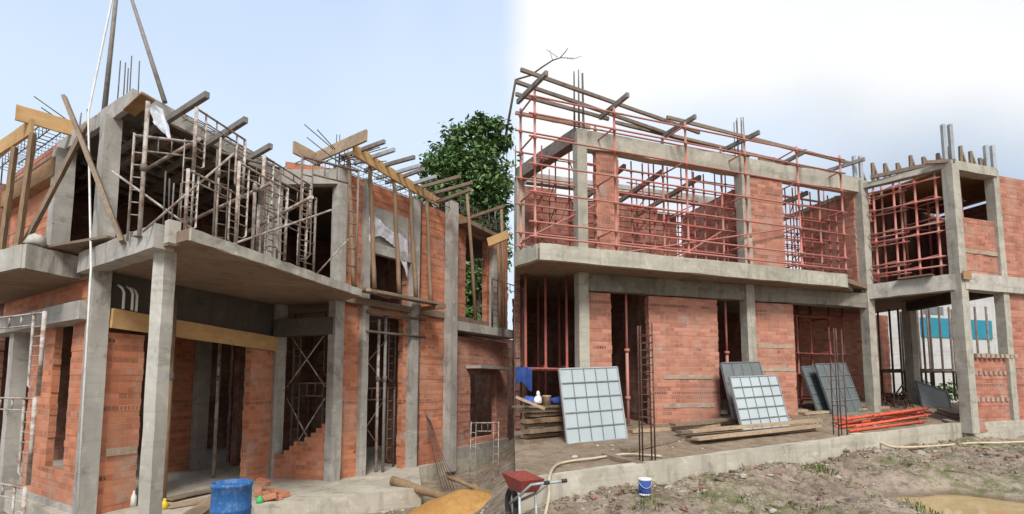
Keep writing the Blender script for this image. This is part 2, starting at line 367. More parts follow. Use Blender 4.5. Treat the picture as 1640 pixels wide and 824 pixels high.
c = wmix(.93, sky.outputs[0], hazeblue)                      # thin even overcast over the clear sky
c = wmix(wramp(NB, .42, .68, 0, .35), c, (.62 * K, .72 * K, .82 * K))
# a bright cloud bank to the right of the view with one blue-grey gap low in it
az = wmath('ADD', wmath('DIVIDE', X, wmath('MAXIMUM', Y, .05)), wmath('MULTIPLY', wmath('SUBTRACT', NZ, .5), .10))
bank = wramp(az, -.02, .05)
def gap(cx, cz, rx, rz, lo, hi):
    ex = wmath('DIVIDE', wmath('SUBTRACT', wmath('DIVIDE', X, wmath('MAXIMUM', Y, .05)), cx), rx); ez = wmath('DIVIDE', wmath('SUBTRACT', wmath('DIVIDE', Z, wmath('MAXIMUM', Y, .05)), cz), rz)
    r = wmath('SQRT', wmath('ADD', wmath('MULTIPLY', ex, ex), wmath('MULTIPLY', ez, ez)))
    r = wmath('ADD', r, wmath('MULTIPLY', wmath('SUBTRACT', NZ, .5), 1.1)); return wramp(r, lo, hi, 1.0, 0.0)
cloud = wmix(gap(.92, .37, .75, .23, .0, 1.3), wmix(wramp(NB, .35, .65), (.67 * K, .685 * K, .705 * K), (.76 * K, .765 * K, .77 * K)), (.37 * K, .46 * K, .585 * K))
cloud = wmix(wmath('MULTIPLY', gap(.42, .48, .30, .13, .1, 1.2), .75), cloud, (.56 * K, .65 * K, .78 * K))
c = wmix(bank, c, cloud)
bg = wn["Background"]; bg.inputs[1].default_value = .1; wl.new(c, bg.inputs[0])
sl = bpy.data.lights.new("sun", 'SUN'); sl.energy = 2.6; sl.angle = math.radians(16); sl.color = (1, .96, .9)
so = bpy.data.objects.new("sun", sl); COL.objects.link(so)
sd = V((math.sin(SUN_AZ) * math.cos(SUN_EL), math.cos(SUN_AZ) * math.cos(SUN_EL), math.sin(SUN_EL)))
so.rotation_euler = sd.to_track_quat('Z', 'Y').to_euler(); so.location = (0, -5, 20)
S.view_settings.view_transform = 'Standard'; S.view_settings.look = 'None'; S.view_settings.exposure = 0.42; S.view_settings.gamma = 1.0; S.view_settings.use_curve_mapping = False
# ================================================================ LEFT HOUSE
SU = 3.1
G1 = hz(162, 434, SU); P1 = hz(257, 400, SU); FC = hz(302, 384, SU); EC = hz(577, 475, SU)
R1 = hz(540, 483, SU); 
def onray(px, py, A, d): return hl(px, py, A, V(A) + V(d))
rd = V((1.665, 2.32, 0)).normalized()
R2, R3, R4 = [onray(x, 560, R1, rd) for x in (582, 660, 720)]
R6 = onray(813, 560, R4, V((1.32, 2.4, 0))); R6n = onray(817, 560, R4, V((1.32, 2.4, 0)))
RC, RL, RR = hz(217, 150, 5.3), hz(95, 235, 5.3), hz(440, 270, 5.3)
ld = (RL - RC); ld.z = 0; ld.normalize()
Q = at(444, 600, 9.35)
BL = V((G1.x, G1.y, 0)) + ld * 7.0; BR = V((R6.x, R6.y, 0)) + ld * 5.5; BM = V((R1.x, R1.y, 0)) + ld * 6.5
H1 = thing('brick_house', 'half-built orange brick house with a flat porch slab on concrete columns', 'house', (G1.x, G1.y, 0))
# floors
k1, k2 = hz(407, 812, 0), hz(675, 781, 0)
pf = [P2(P1, 0) + V((-.6, -.75, 0)), k1, k2, P2(R3, 0) + V((.15, .1, 0)), P2(R4, 0) + V((.1, 0, 0)), P2(R6, 0), BR, BL, P2(G1, 0) + ld * 4, P2(G1, 0) + V((-.25, -.05, 0))]
MB().prism(pf, -.45, 0).build('ground_slab', 'kerb', H1)
fs = [FC, EC, P2(R1, 0) + V((.12, -.05, 0)), P2(R4, 0), P2(R6, 0), BR, BL, P2(G1, 0) + V((-.02, -.06, 0)), P2(P1, 0) + V((-.1, .0, 0))]
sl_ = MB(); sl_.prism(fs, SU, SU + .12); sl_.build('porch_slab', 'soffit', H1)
ed = MB(); ed.bar(FC + V((0, 0, .058)) + V((.012, 0, 0)), EC + V((.012, 0, .058)), .03, .122, seg=24, jit=.006); ed.build('slab_edge', 'conc_l', H1)
b0, b1 = hz(268, 396, SU), hz(150, 437, SU)
bm = MB(); bm.bar(b0 + V((-.02, -.02, .10)), b1 + V((-.06, -.04, .10)), .2, .26, seg=10, jit=.005); bm.build('edge_beam', 'conc', H1)
bb = hz(275, 390, SU); bm = MB(); bm.bar(bb + V((0, .0, -.008)), bb + V((0, 0, .235)), .11, .11, up=ld, jit=.004); bm.build('beam_stub', 'conc_l', H1)
# columns
pd = (EC - FC)
column(H1, P1 + V((.02, .05, 0)), pd, .15, -.3, SU - .003, 'conc_l', seg=14)
cG1 = column(H1, G1, rd, .19, 0, 5.16, 'conc', seg=16, dep=.2)
C2 = onray(98, 320, G1, ld); cC2 = column(H1, C2, ld, .22, 3.22, 5.14, 'conc', seg=8)
cR1 = column(H1, R1, rd, .19, 0, 5.55, 'conc', seg=16)
column(H1, R2, rd, .14, 0, 5.5, 'conc', dep=.12, seg=16)
column(H1, R3, rd, .2, 0, 5.5, 'conc', dep=.16, seg=16)
column(H1, R4 - rd * .05 + V((.06, -.06, 0)), rd, .21, -.2, 5.72, 'conc', seg=18)
column(H1, Q, rd, .2, 0, SU, 'conc', seg=8)
R5 = onray(788, 450, R4, V((1.32, 2.4, 0))); cR5 = column(H1, R5, rd, .24, 3.0, 5.1, 'conc_l', seg=8)
column(H1, hl(430, 400, RR, V(RR) + ld), rd, .28, 3.22, 5.14, 'conc')
# left ground wall with the slit
LA, LB = P2(G1, 0) + V((-.1, .05, 0)), None
LBp = onray(44, 640, G1, ld); LW = onray(24, 640, G1, ld)
def zz(px, py, A, B): return hl(px, py, A, B).z
A_ = P2(G1, 0) + ld * .08; B_ = P2(LBp, 0)
s = lambda px, py: sdist(px, py, A_, B_)
wall(H1, A_, B_, .06, 2.46, 'brick_o', .09, [(s(108, 640), s(80, 640), zz(95, 750, A_, B_), 2.46)], (.02, .03))
MB().prism([A_ + V((0, -.05, 0)), B_ + V((0, -.05, 0)), B_ + V((.1, .2, 0)), A_ + V((.1, .2, 0))], -.4, .07).build('plinth', 'conc', H1)
column(H1, LW, ld, .2, -.4, 2.5, 'conc', seg=10)
BE = P2(G1, 0) + ld * 4.2
MB().bar(P2(A_, 2.58) + V((.0, -.06, 0)), P2(BE, 2.58) + V((0, -.06, 0)), .26, .24, seg=10, jit=.006).build('ring_beam', 'conc', H1)
wall(H1, A_, BE, 2.7, 3.1, 'brick_o', .12, inset=.02)
# left balcony
a, b = hz(36, 431, 3.04), hz(127, 449, 3.04); c0 = hz(-60, 452, 3.04)
bs = [a, b, P2(G1, 0) + V((-.1, .12, 0)), P2(G1, 0) + ld * 4.5, c0]
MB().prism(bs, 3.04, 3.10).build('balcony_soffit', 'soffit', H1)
m = MB(); m.bar(P2(a, 3.2), P2(b, 3.2), .06, .3, seg=8, jit=.006); m.bar(P2(a, 3.2) + V((-.01, .02, 0)), P2(c0, 3.2), .06, .296, seg=10, jit=.006); m.build('balcony_upstand', 'conc_l', H1)
MB().prism(bs, 3.104, 3.22).build('balcony_slab', 'conc', H1)
# upper left wall
UA, UB = P2(C2, 0) + ld * .16, P2(G1, 0) + ld * 4.6
wall(H1, UA, UB, 3.22, 4.72, 'brick_o', .12)
wall(H1, UA, UB, 5.0, 5.45, 'brick_p', .12, inset=.05)
m = MB(); dd, nn = perp(UA, UB)
m.bar(P2(UA, 4.86) - nn * .03 - ld * .2, P2(UB, 4.86) - nn * .03, .2, .27, seg=12, jit=.005); m.build('ring_beam', 'ply_old', H1)
# front door wall: pier, lintel, pier
DA, DB = P2(G1, 0) + V((.1, .05, 0)), P2(Q, 0)
s = lambda px, py=640: sdist(px, py, DA, DB)
zl = zz(300, 525, DA, DB) - .1
wall(H1, DA, DB, 0, zl - .08, 'brick_o', .14, [(s(226), s(400), 0, 9)], (.01, .01))
dn = perp(DA, DB)[1]
MB().bar(P2(DA, zl + .1) - dn * .05, P2(DB, zl - .02) - dn * .05, .06, .25, seg=8, jit=.004).build('lintel_board', 'ply', H1)
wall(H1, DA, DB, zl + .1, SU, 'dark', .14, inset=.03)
MB().bar(P2(DA, zz(200, 722, DA, DB)) + perp(DA, DB)[0] * .08 - dn * .004, P2(DA, zz(200, 722, DA, DB)) + perp(DA, DB)[0] * (s(226) - .02) - dn * .004, .02, .1, seg=5, jit=.004).build('mortar_band', 'mortar', H1)
# stepped wall Q - R1
SA, SB = P2(Q, 0) + V((.02, -.1, 0)), P2(R1, 0)
LL = (SB - SA).length
wall(H1, SA, SB, 0, 1.2, 'brick_o', .12, top=lambda q: .42 + max(0, min(1, (q / LL - .15) / .6)) * .52)
m = MB(); m.bar(P2(SA, 2.66), P2(SB, 2.66), .2, .3, seg=6, jit=.004); m.build('ring_beam', 'dark', H1)
# right facade
zt = 5.5
s = lambda px, py=560: sdist(px, py, R1, R4)
W1, W2 = P2(R1, 0), P2(R4, 0)
zl1, zl0 = zz(620, 412, R1, R4), 3.22
op = [(s(590), s(652), zl0, zl1), (s(590), s(648), 0, 2.97)]
wall(H1, W1, W2, 0, 2.96, 'brick_o', .14, op, inset=.04)
wall(H1, W1, W2, 2.96, zt, 'brick_o', .14, op[:1], inset=.04)
d_, n_ = perp(R1, R4)
MB().bar(P2(W1, 0) + d_ * s(588) + V((0, 0, zl1 + .1)), P2(W1, 0) + d_ * s(654) + V((0, 0, zl1 + .1)), .1, .2, seg=4, jit=.004).build('lintel', 'conc', H1)
q0, q1 = s(588), s(652)
MB().grid(lambda u, v: P2(W1, zl1 + .18 + v * .75) + d_ * (q0 + u * (q1 - q0)) + n_ * (.028 + .008 * noise.noise(V((u * 6, v * 6, 0)))), 8, 8).build('render_coat', 'conc', H1)
# recessed right wing
ea = V((1.32, 2.4, 0)).normalized()
E0, E1 = P2(R4, 0) + ea * .1, P2(R6, 0)
s = lambda px, py=560: sdist(px, py, E0, E1)
zw1, zw0 = zz(770, 597, E0, E1), zz(770, 702, E0, E1)
wall(H1, E0, E1, .25, 2.75, 'brick_p', .14, [(s(754), s(795), zw0, zw1)])
MB().prism([E0 + V((.06, -.04, 0)), E1 + V((.03, -.02, 0)), E1 + V((-.2, .1, 0)), E0 + V((-.2, .1, 0))], -.4, .26).build('plinth', 'conc', H1)
cn = -perp(E0, E1)[1]
cz = zw1 + .08
m = MB(); m.prism([P2(E0, 0) + ea * s(747) + cn * .0, P2(E0, 0) + ea * s(799) + cn * .0, P2(E0, 0) + ea * s(799) + cn * .4, P2(E0, 0) + ea * s(747) + cn * .4], cz, cz + .07); m.build('window_canopy', 'conc', H1)
zb = zz(742, 532, E0, E1)
MB().prism([P2(R4, 0) + cn * .12, E1 + cn * .36, E1 - cn * .3, P2(R4, 0) - cn * .3], zb, zb + .2).build('balcony_slab', 'conc_l', H1)
zo = zz(750, 372, E0, E1)
wall(H1, E0, E1, zb + .2, 5.6, 'brick_o', .14, [(s(746, 430), s(780, 430), zb + .2, zo)])
m = MB(); m.prism([P2(E0, 0) + ea * s(724, 370) + cn * .02, P2(E0, 0) + ea * s(786, 370) + cn * .02, P2(E0, 0) + ea * s(786, 370) + cn * .35, P2(E0, 0) + ea * s(724, 370) + cn * .35], zo + .02, zo + .12); m.build('lintel_canopy', 'plank', H1)
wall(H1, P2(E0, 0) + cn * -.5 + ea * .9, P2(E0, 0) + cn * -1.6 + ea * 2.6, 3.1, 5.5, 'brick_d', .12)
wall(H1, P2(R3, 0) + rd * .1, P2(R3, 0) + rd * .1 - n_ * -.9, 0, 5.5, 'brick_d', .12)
# roof
roof = [RL, RC, RR, P2(R1, 0) + V((-.15, .05, 0)), BM, BL]
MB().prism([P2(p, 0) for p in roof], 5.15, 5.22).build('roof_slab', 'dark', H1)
m = MB(); m.bar(P2(RL, 5.24) + V((0, 0, 0)), P2(RC, 5.24), .07, .22, seg=12, jit=.008); m.bar(P2(RC, 5.236) + V((.03, .03, 0)), P2(RR, 5.236), .06, .2, seg=12, jit=.008); m.build('slab_edge', 'conc', H1)
roof2 = [P2(R1, 0) + n_ * .2, P2(R4, 0) + n_ * .2, P2(R6, 0) + n_ * .2, BR, BM]
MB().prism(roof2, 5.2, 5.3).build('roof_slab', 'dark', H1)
m = MB(); m.bar(P2(RR, 5.12), P2(R1, 5.34) + V((0, 0, .0)), .18, .26, seg=5, jit=.006); m.build('ring_beam', 'conc', H1)
wall(H1, P2(RR, 0) + V((.05, .3, 0)), P2(R1, 0) + V((-.05, .15, 0)), 5.3, 5.56, 'brick_o', .12)
m = MB(); hh = P2(RR, 0) + ld * 3.2; wall(H1, P2(R1, 0) + V((0, .2, 0)), P2(R1, 0) + ld * 3.0, 5.3, 5.62, 'brick_o', .12)
# back walls and partitions
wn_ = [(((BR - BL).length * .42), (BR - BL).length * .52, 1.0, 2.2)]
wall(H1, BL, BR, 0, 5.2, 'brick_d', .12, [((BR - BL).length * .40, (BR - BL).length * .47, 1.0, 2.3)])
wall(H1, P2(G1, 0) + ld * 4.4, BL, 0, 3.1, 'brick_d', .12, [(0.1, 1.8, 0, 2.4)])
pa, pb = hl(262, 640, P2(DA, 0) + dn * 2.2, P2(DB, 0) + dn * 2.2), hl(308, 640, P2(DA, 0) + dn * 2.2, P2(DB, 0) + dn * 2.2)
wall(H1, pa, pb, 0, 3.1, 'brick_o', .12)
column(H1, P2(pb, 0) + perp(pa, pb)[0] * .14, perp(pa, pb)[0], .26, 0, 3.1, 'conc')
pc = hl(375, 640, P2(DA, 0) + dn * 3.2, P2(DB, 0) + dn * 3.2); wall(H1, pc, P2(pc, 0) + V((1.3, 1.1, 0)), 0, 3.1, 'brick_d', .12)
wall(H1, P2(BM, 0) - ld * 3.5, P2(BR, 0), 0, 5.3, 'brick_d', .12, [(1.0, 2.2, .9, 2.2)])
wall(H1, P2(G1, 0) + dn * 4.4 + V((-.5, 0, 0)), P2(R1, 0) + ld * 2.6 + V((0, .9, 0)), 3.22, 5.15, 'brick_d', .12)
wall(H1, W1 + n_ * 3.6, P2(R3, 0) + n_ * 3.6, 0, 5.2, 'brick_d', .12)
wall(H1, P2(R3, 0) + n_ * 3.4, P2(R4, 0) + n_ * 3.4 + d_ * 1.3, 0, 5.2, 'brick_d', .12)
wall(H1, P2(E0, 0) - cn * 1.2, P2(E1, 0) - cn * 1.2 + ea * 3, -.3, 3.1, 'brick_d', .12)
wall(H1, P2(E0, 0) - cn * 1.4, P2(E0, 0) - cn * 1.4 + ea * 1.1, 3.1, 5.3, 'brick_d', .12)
# starter bars
bars(cG1, P2(G1, 0) + V((.12, .1, 0)), 5.2, 6.05, 5, .08)
bars(cC2, P2(C2, 0) + V((.1, .1, 0)), 5.1, 5.75, 4, .08)
bars(cR1, R1, 5.5, 6.1, 5, .08)
bars(cR5, R5, 5.6, 6.2, 4, .08); bars(H1, hz(2, 290, 5.2), 5.1, 5.6, 4, .08)
rx = random.Random(3)
def splay(p, n, z, L):
    for i in range(n):
        a_ = rx.uniform(0, 6.28); MB().tube([P2(p, z + rx.uniform(-.1, .08)), V((p[0] + L * rx.uniform(.5, 1) * math.cos(a_), p[1] + L * rx.uniform(.5, 1) * math.sin(a_), z + rx.uniform(.0, .35)))], .009, 5).build('tie_bar', 'rebar_g', H1)
splay(R1, 12, 5.68, .9); splay(P2(C2, 0) + V((.15, .2, 0)), 10, 5.5, .8)
def cage(A, B, z, n, w=.13, h=.2):
    A, B = P2(A, z), P2(B, z); d, nn = perp(A, B); m = MB()
    for ox in (-w, w):
        for oz in (0, h): m.tube([A + nn * ox + V((0, 0, oz)), B + nn * ox + V((0, 0, oz))], .009, 5)
    for i in range(n):
        c = A.lerp(B, (i + .5) / n); pts = [c + nn * -w, c + nn * w, c + nn * w + V((0, 0, h)), c - nn * w + V((0, 0, h)), c - nn * w]
        m.tube(pts, .006, 4)
    return m.build('rebar_cage', 'rebar_g', H1)
cage(R1, R4, 5.56, 22); cage(P2(R1, 0) + ld * .2, P2(R1, 0) + ld * 2.6, 5.66, 12); cage(UA, UB, 5.5, 16); cage(E0, E1, 5.66, 14)
cage(P2(RR, 0) + V((.1, .2, 0)), P2(RC, 0) + V((.2, .5, 0)), 5.24, 14, .1, .06)
# pipe stubs over the door
for i, (px, py) in enumerate(((186, 486), (200, 488), (207, 490))):
    b_ = hl(px, py + 10, P2(DA, 0) + dn * .02, P2(DB, 0) + dn * .02); b_ = b_ - dn * .13
    MB().tube([b_, b_ + V((0, 0, .22)), b_ + V((-.03, 0, .28)), b_ + V((-.09, 0, .32))], .016, 7).build('conduit', 'white', H1)
# ================================================================ LEFT SITE: scaffolds, timbers, loose things
def frame_proto(mat='scaf', w=1.1, h=1.6):
    r = thing('ladder_scaffold', 'x', 'scaffold frame'); x0 = w / 2
    for sx in (-1, 1):
        MB().tube([V((sx * x0, 0, 0)), V((sx * x0, 0, h))], .021, 8).build('leg', mat, r)
        m = MB(); xi = sx * (x0 - .2)
        m.tube([V((sx * x0, 0, .12)), V((xi + sx * .06, 0, .13)), V((xi, 0, .2)), V((xi, 0, h * .5)), V((xi, 0, h))] , .013, 6)
        for k in range(1, 7): m.tube([V((xi, 0, .2 + k * (h - .3) / 7)), V((sx * x0, 0, .2 + k * (h - .3) / 7))], .010, 5)
        m.build('ladder_side', mat, r)
    MB().tube([V((-x0, 0, h - .03)), V((x0, 0, h - .03))], .019, 8).build('top_rail', mat, r)
    m = MB(); m.tube([V((-x0 + .2, 0, h - .25)), V((x0 - .2, 0, h - .25))], .014, 6)
    for k in (-.12, .12): m.tube([V((k, 0, h - .25)), V((k, 0, h - .03))], .010, 5)
    m.build('brace_rail', mat, r)
    return r
FP = {}
def frame(label, p, q, h, mat='scaf', group='scaffold frames on the left house', w=None):
    """scaffold frame standing on p, its other leg towards q"""
    p, q = V(p), V(q); d = q - p; d.z = 0; L = w or d.length; d.normalize(); c = p + d * L / 2; rz = math.atan2(d.y, d.x)
    key = mat
    if key not in FP:
        FP[key] = r = frame_proto(mat); r.location = c; r.rotation_euler = (0, 0, rz); r['label'] = label; r['group'] = group; r.scale = (L / 1.1, 1, h / 1.6); return r
    return dup(FP[key], label, c, rz, group, (L / 1.1, 1, h / 1.6))
ZT = SU + .125
fr = [("lower front scaffold frame standing at the slab corner beside the beam stub", hz(296, 371, ZT), hz(378, 400, ZT), .68),
      ("upper front scaffold frame stacked at the slab corner, reaching past the roof edge", hz(296, 371, ZT) + V((.02, .05, .69)), hz(378, 400, ZT) + V((.02, .05, .69)), .70),
      ("scaffold frame just right of the corner column on the upper floor", hz(204, 386, ZT), hz(262, 381, ZT) + V((.1, .3, 0)), 1.25),
      ("scaffold frame behind the front one, low, in the middle of the porch slab", hz(326, 362, ZT) + V((0, .6, 0)), hz(384, 385, ZT) + V((.1, .9, 0)), .95),
      ("scaffold frame near the far end of the slab before the dark opening", hz(411, 411, ZT), hz(488, 438, ZT), .66),
      ("upper scaffold frame stacked above the one near the far slab end", hz(411, 411, ZT) + V((.02, .04, .67)), hz(488, 438, ZT) + V((.02, .04, .67)), .66)]
for l, p, q, h in fr: frame(l, p, q, h)
fd = [("dim scaffold frame deep in the upper floor behind the corner column", hz(150, 383, ZT) + V((.6, 1.2, 0)), hz(200, 385, ZT) + V((.9, 1.7, 0)), 1.6),
      ("dim scaffold frame deep in the upper floor between roof column and front frame", hz(240, 372, ZT) + V((.9, 1.6, 0)), hz(290, 372, ZT) + V((1.2, 2.1, 0)), 1.6),
      ("dim scaffold frame far inside the upper floor before the back column", hz(400, 400, ZT) + V((-.5, 1.3, 0)), hz(440, 410, ZT) + V((-.3, 2.0, 0)), 1.5),
      ("lower scaffold frame in the dark bay over the stepped brick wall", P2(SA, 0) + V((.1, .5, 0)), P2(SB, 0) + V((-.25, .5, 0)), 1.7),
      ("upper scaffold frame in the dark bay over the stepped brick wall", P2(SA, 1.71) + V((.1, .5, 0)), P2(SB, 1.71) + V((-.25, .5, 0)), 1.3),
      ("lower scaffold frame in the tall doorway of the right facade", P2(W1, 0) + d_ * (q0 + .05) + n_ * .35, P2(W1, 0) + d_ * q1 + n_ * .35, 1.6),
      ("upper scaffold frame in the tall doorway of the right facade", P2(W1, 1.61) + d_ * (q0 + .05) + n_ * .35, P2(W1, 1.61) + d_ * q1 + n_ * .35, 1.3),
      ("scaffold frame on the far balcony in front of its green opening", P2(E0, zb + .2) + ea * 1.3 + cn * .25, P2(E0, zb + .2) + ea * 2.6 + cn * .35, 1.2)]
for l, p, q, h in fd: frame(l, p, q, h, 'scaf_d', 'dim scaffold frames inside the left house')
lf0 = at(62, 700, 5.6); lf1 = lf0 + V((-1.15, .55, 0))
for i, l in enumerate(("bottom scaffold frame of the stack at the far left edge", "middle scaffold frame of the stack at the far left edge", "top scaffold frame of the stack at the far left edge, under the balcony")):
    frame(l, P2(lf0, -.4 + i * .95) + V((-.1 + i * .01, .02 * i, 0)), P2(lf1, -.4 + i * .95) + V((-.1, .02 * i, 0)), .94, 'scaf', 'scaffold frames beside the slit window')
# leaning short frame at the right
lk = frame("light scaffold frame leaning against the far concrete column above the sand", hz(752, 776, -.1), hz(786, 776, -.1) , 1.1, 'scaf', 'scaffold frames beside the slit window', w=.5); lk.rotation_euler[0] = -.25
lk['group'] = 'leaning scaffold frame'
def tubething(name, mat, label, cat, pts, r, group=None, n=8): return one(MB().tube(pts, r, n), name, mat, label, cat, group)
G_ = 'tubes of the upper left scaffold'
br = [("scaffold tube crossing from roof corner to the front frame", hz(227, 276, 4.55), hz(319, 223, 4.55), .022),
      ("scaffold tube crossing low from the middle frame to the far frame", hz(299, 357, 4.0), hz(435, 294, 4.0), .022),
      ("scaffold tube reaching out past the far frame above the slab end", hz(395, 372, 3.85), hz(500, 316, 3.85), .022),
      ("thin diagonal brace rising from slab corner to the front frame", hz(228, 372, ZT), hz(229, 372, ZT) + V((.75, .3, 1.0)), .013),
      ("thin diagonal brace falling behind the front scaffold frame", hz(300, 372, ZT) + V((-.1, .3, .1)), hz(300, 372, ZT) + V((-1.0, .2, .75)), .013),
      ("thin diagonal brace rising from the slab edge to the far frame", hz(365, 394, ZT), hz(365, 394, ZT) + V((.75, 1.2, .85)), .013),
      ("thin diagonal brace inside the dark opening beside the grey facade column", hz(440, 432, ZT) + V((0, 1.1, 0)), hz(515, 432, ZT) + V((0, 1.1, .75)), .012)]
for l, a, b, r in br: tubething('scaffold_tube', 'scaf', l, 'scaffold tube', [a, b], r, G_)
for l, px, py, z1, r in (("slim steel prop standing between corner column and first frame", 223, 381, 4.78, .022),
                         ("slim steel prop standing at mid slab edge", 345, 388, 4.45, .012), ("grey steel prop close to the far slab frame", 404, 404, 4.1, .02)):
    p = hz(px, py, ZT); m = MB(); m.tube([p, V((p.x, p.y, z1))], r, 8); th = thing('steel_prop', l, 'prop', p, 'steel props on the porch slab'); m.build('tube', 'scaf', th); MB().tube([p + V((0, 0, .75)), p + V((0, 0, .83))], r * 1.5, 8).build('collar', 'scaf_d', th); MB().bar(p + V((0, 0, .004)), p + V((0, 0, .012)), .1, .1).build('foot_plate', 'scaf_d', th)
# roof bearers sticking out, joists under the roof
for i, (a, b) in enumerate((((190, 243), (332, 152)), ((300, 252), (394, 192)), ((345, 285), (434, 234)))):
    p, q = hz(*a, 5.06), hz(*b, 5.06); m = MB(); m.bar(p - (q - p) * .6, q, .055, .075)
    one(m, 'roof_bearer', 'steelj', ("longest", "middle", "shortest")[i] + " grey steel bearer poking out under the left roof edge, " + ("nearest the corner", "above the second frame", "by the far slab end")[i], 'beam', 'steel bearers under the left roof')
rjd = (RR - RC); rjd.z = 0; rjd.normalize()
for k in range(9):
    a = P2(RC, 5.12) + ld * (.3 + k * .36) + rjd * .25; m = MB(); m.bar(a, a + rjd * 3.3, .055, .06)
    one(m, 'roof_joist', 'steelj', "dim joist number %s in from the roof edge under the left roof slab" % ("one two three four five six seven eight nine".split()[k]), 'joist', 'joists under the left roof slab')
for k in range(4):
    a = P2(RC, 5.02) + ld * .15 + rjd * (.55 + k * .75); m = MB(); m.bar(a, a + ld * 3.5, .07, .1)
    one(m, 'roof_joist', 'scaf_d', ("first", "second", "third", "last")[k] + " cross bearer back from the front roof edge beneath the joists", 'joist', 'cross bearers under the left roof slab')
pts = [hz(197, 176, 5.12), hz(226, 150, 5.12), hz(249, 162, 5.12), hz(216, 187, 5.12)]
one(MB().hexa(pts, [p + V((0, 0, .014)) for p in pts]), 'plywood_sheet', 'ply_old', "brown plywood formwork sheet under the sharp corner of the roof slab", 'plywood sheet')
# plastic film at the roof edge
fa = hz(240, 166, 5.1); fb = hz(262, 176, 5.1)
def film(u, v):
    p = fa.lerp(fb, u) + V((.1 * v * u + .1 * v, -.02 - .05 * v, -.42 * v * (.65 + .5 * u)))
    return p + V((0, .05 * noise.noise(V((u * 5, v * 3, 1))), .03 * noise.noise(V((u * 6, v * 5, 7)))))
one(MB().grid(film, 10, 14), 'plastic_film', 'film', "torn clear plastic film hanging from the roof corner", 'plastic film')
ga, gb = hz(283, 186, 5.33), hz(442, 277, 5.33)
def film2(u, v):
    p = ga.lerp(gb, u); o = V((.06, -.02, 0))
    return p + o * (1 - abs(v - .4)) + V((-.25 * max(0, .35 - v), .3 * max(0, .35 - v), -.20 * max(0, v - .3) * (.8 + .6 * noise.noise(V((u * 9, 0, 0)))) + .02 * noise.noise(V((u * 20, v * 4, 2))))) + V((.02 * noise.noise(V((u * 12, v * 6, 4))), 0, .01))
one(MB().grid(film2, 40, 10), 'plastic_film', 'film', "long plastic film laid along the right edge of the left roof", 'plastic film')
# timber formwork boards on props at upper left
A1, B1 = hz(25, 180, 5.4), hz(119, 207, 5.4)
one(MB().bar(A1, B1, .04, .22, seg=6, jit=.003), 'formwork_board', 'ply', "wide yellow formwork board sloping to the roof edge at upper left", 'board', 'yellow formwork boards')
A2, B2 = hz(52, 203, 5.22), hz(-30, 258, 5.22)
one(MB().bar(A2, B2, .04, .22, seg=6, jit=.003), 'formwork_board', 'ply', "yellow formwork board running out of frame at the far left", 'board', 'yellow formwork boards')
for l, (px, py), (tx, ty) in (("rough timber post under the left end of the wide yellow board", (28, 402), (53, 214)), ("rough timber post at the far left under the cut-off board", (2, 408), (24, 236))):
    b = hz(px, py, 3.36); t_ = at(tx, ty, (b - CAM).y * 1.0 + .0)
    one(MB().bar(b, t_, .055, .055, up=(1, 0, 0), seg=10, jit=.004), 'timber_post', 'pole', l, 'post', 'timber posts on the left balcony')
b = hz(32, 405, 3.36); t1 = hz(155, 205, 5.2) + V((-.05, -.1, 0)); one(MB().bar(b, t1, .055, .05, up=(1, 0, 0), seg=10, jit=.004), 'timber_brace', 'plank', "grey timber brace leaning from the left balcony up to the roof edge", 'brace', 'crossed timber braces')
b = hz(196, 388, ZT); e = hz(150, 206, 5.2) + V((-.13, -.16, 0)); t2 = e + (e - b) * .28; one(MB().bar(b, t2, .06, .05, up=(1, 0, 0), seg=10, jit=.004), 'timber_brace', 'plank', "grey timber brace crossing before the corner column, top above the roof", 'brace', 'crossed timber braces')
p, q = hz(62, 406, 3.40), hz(196, 385, 3.40)
one(MB().bar(p, q, .34, .03, seg=6, jit=.004), 'scaffold_plank', 'plank', "grey plank lying from the left balcony to the corner column", 'plank', 'loose scaffold planks')
p = hz(58, 398, 3.355); one(MB().blob(p + V((0, 0, .08)), .11, .09, .12, 12, .25, 3, True), 'cement_bag', 'greybag', "crumpled pale bag lying on the left balcony", 'bag')
bars(H1, hz(269, 366, ZT + .12) + V((0, .03, 0)), ZT + .1, 3.95, 4, .045, r=.009)
# derrick poles and rope
ap = at(192, -60, 6.75)
b1_, b2_ = hz(167, 178, 5.36), hz(264, 164, 5.33)
for l, b in (("dark hoist pole rising from the left roof edge out of frame", b1_), ("dark hoist pole rising from behind the roof corner, leaning left", b2_)):
    one(MB().tube([b, b.lerp(ap, .5), ap + (ap - b) * .05], .032, 8, .022), 'hoist_pole', 'steelj', l, 'pole', 'hoist poles on the roof')
one(MB().tube([ap, ap.lerp(hz(164, 190, 5.3) + V((-.08, -.14, 0)), .5), hz(164, 190, 5.3) + V((-.08, -.14, 0)), at(146, 430, 6.05), at(124, 815, 6.0)], .013, 6), 'hoist_rope', 'white', "long white rope hanging from the hoist down past the corner column", 'rope')
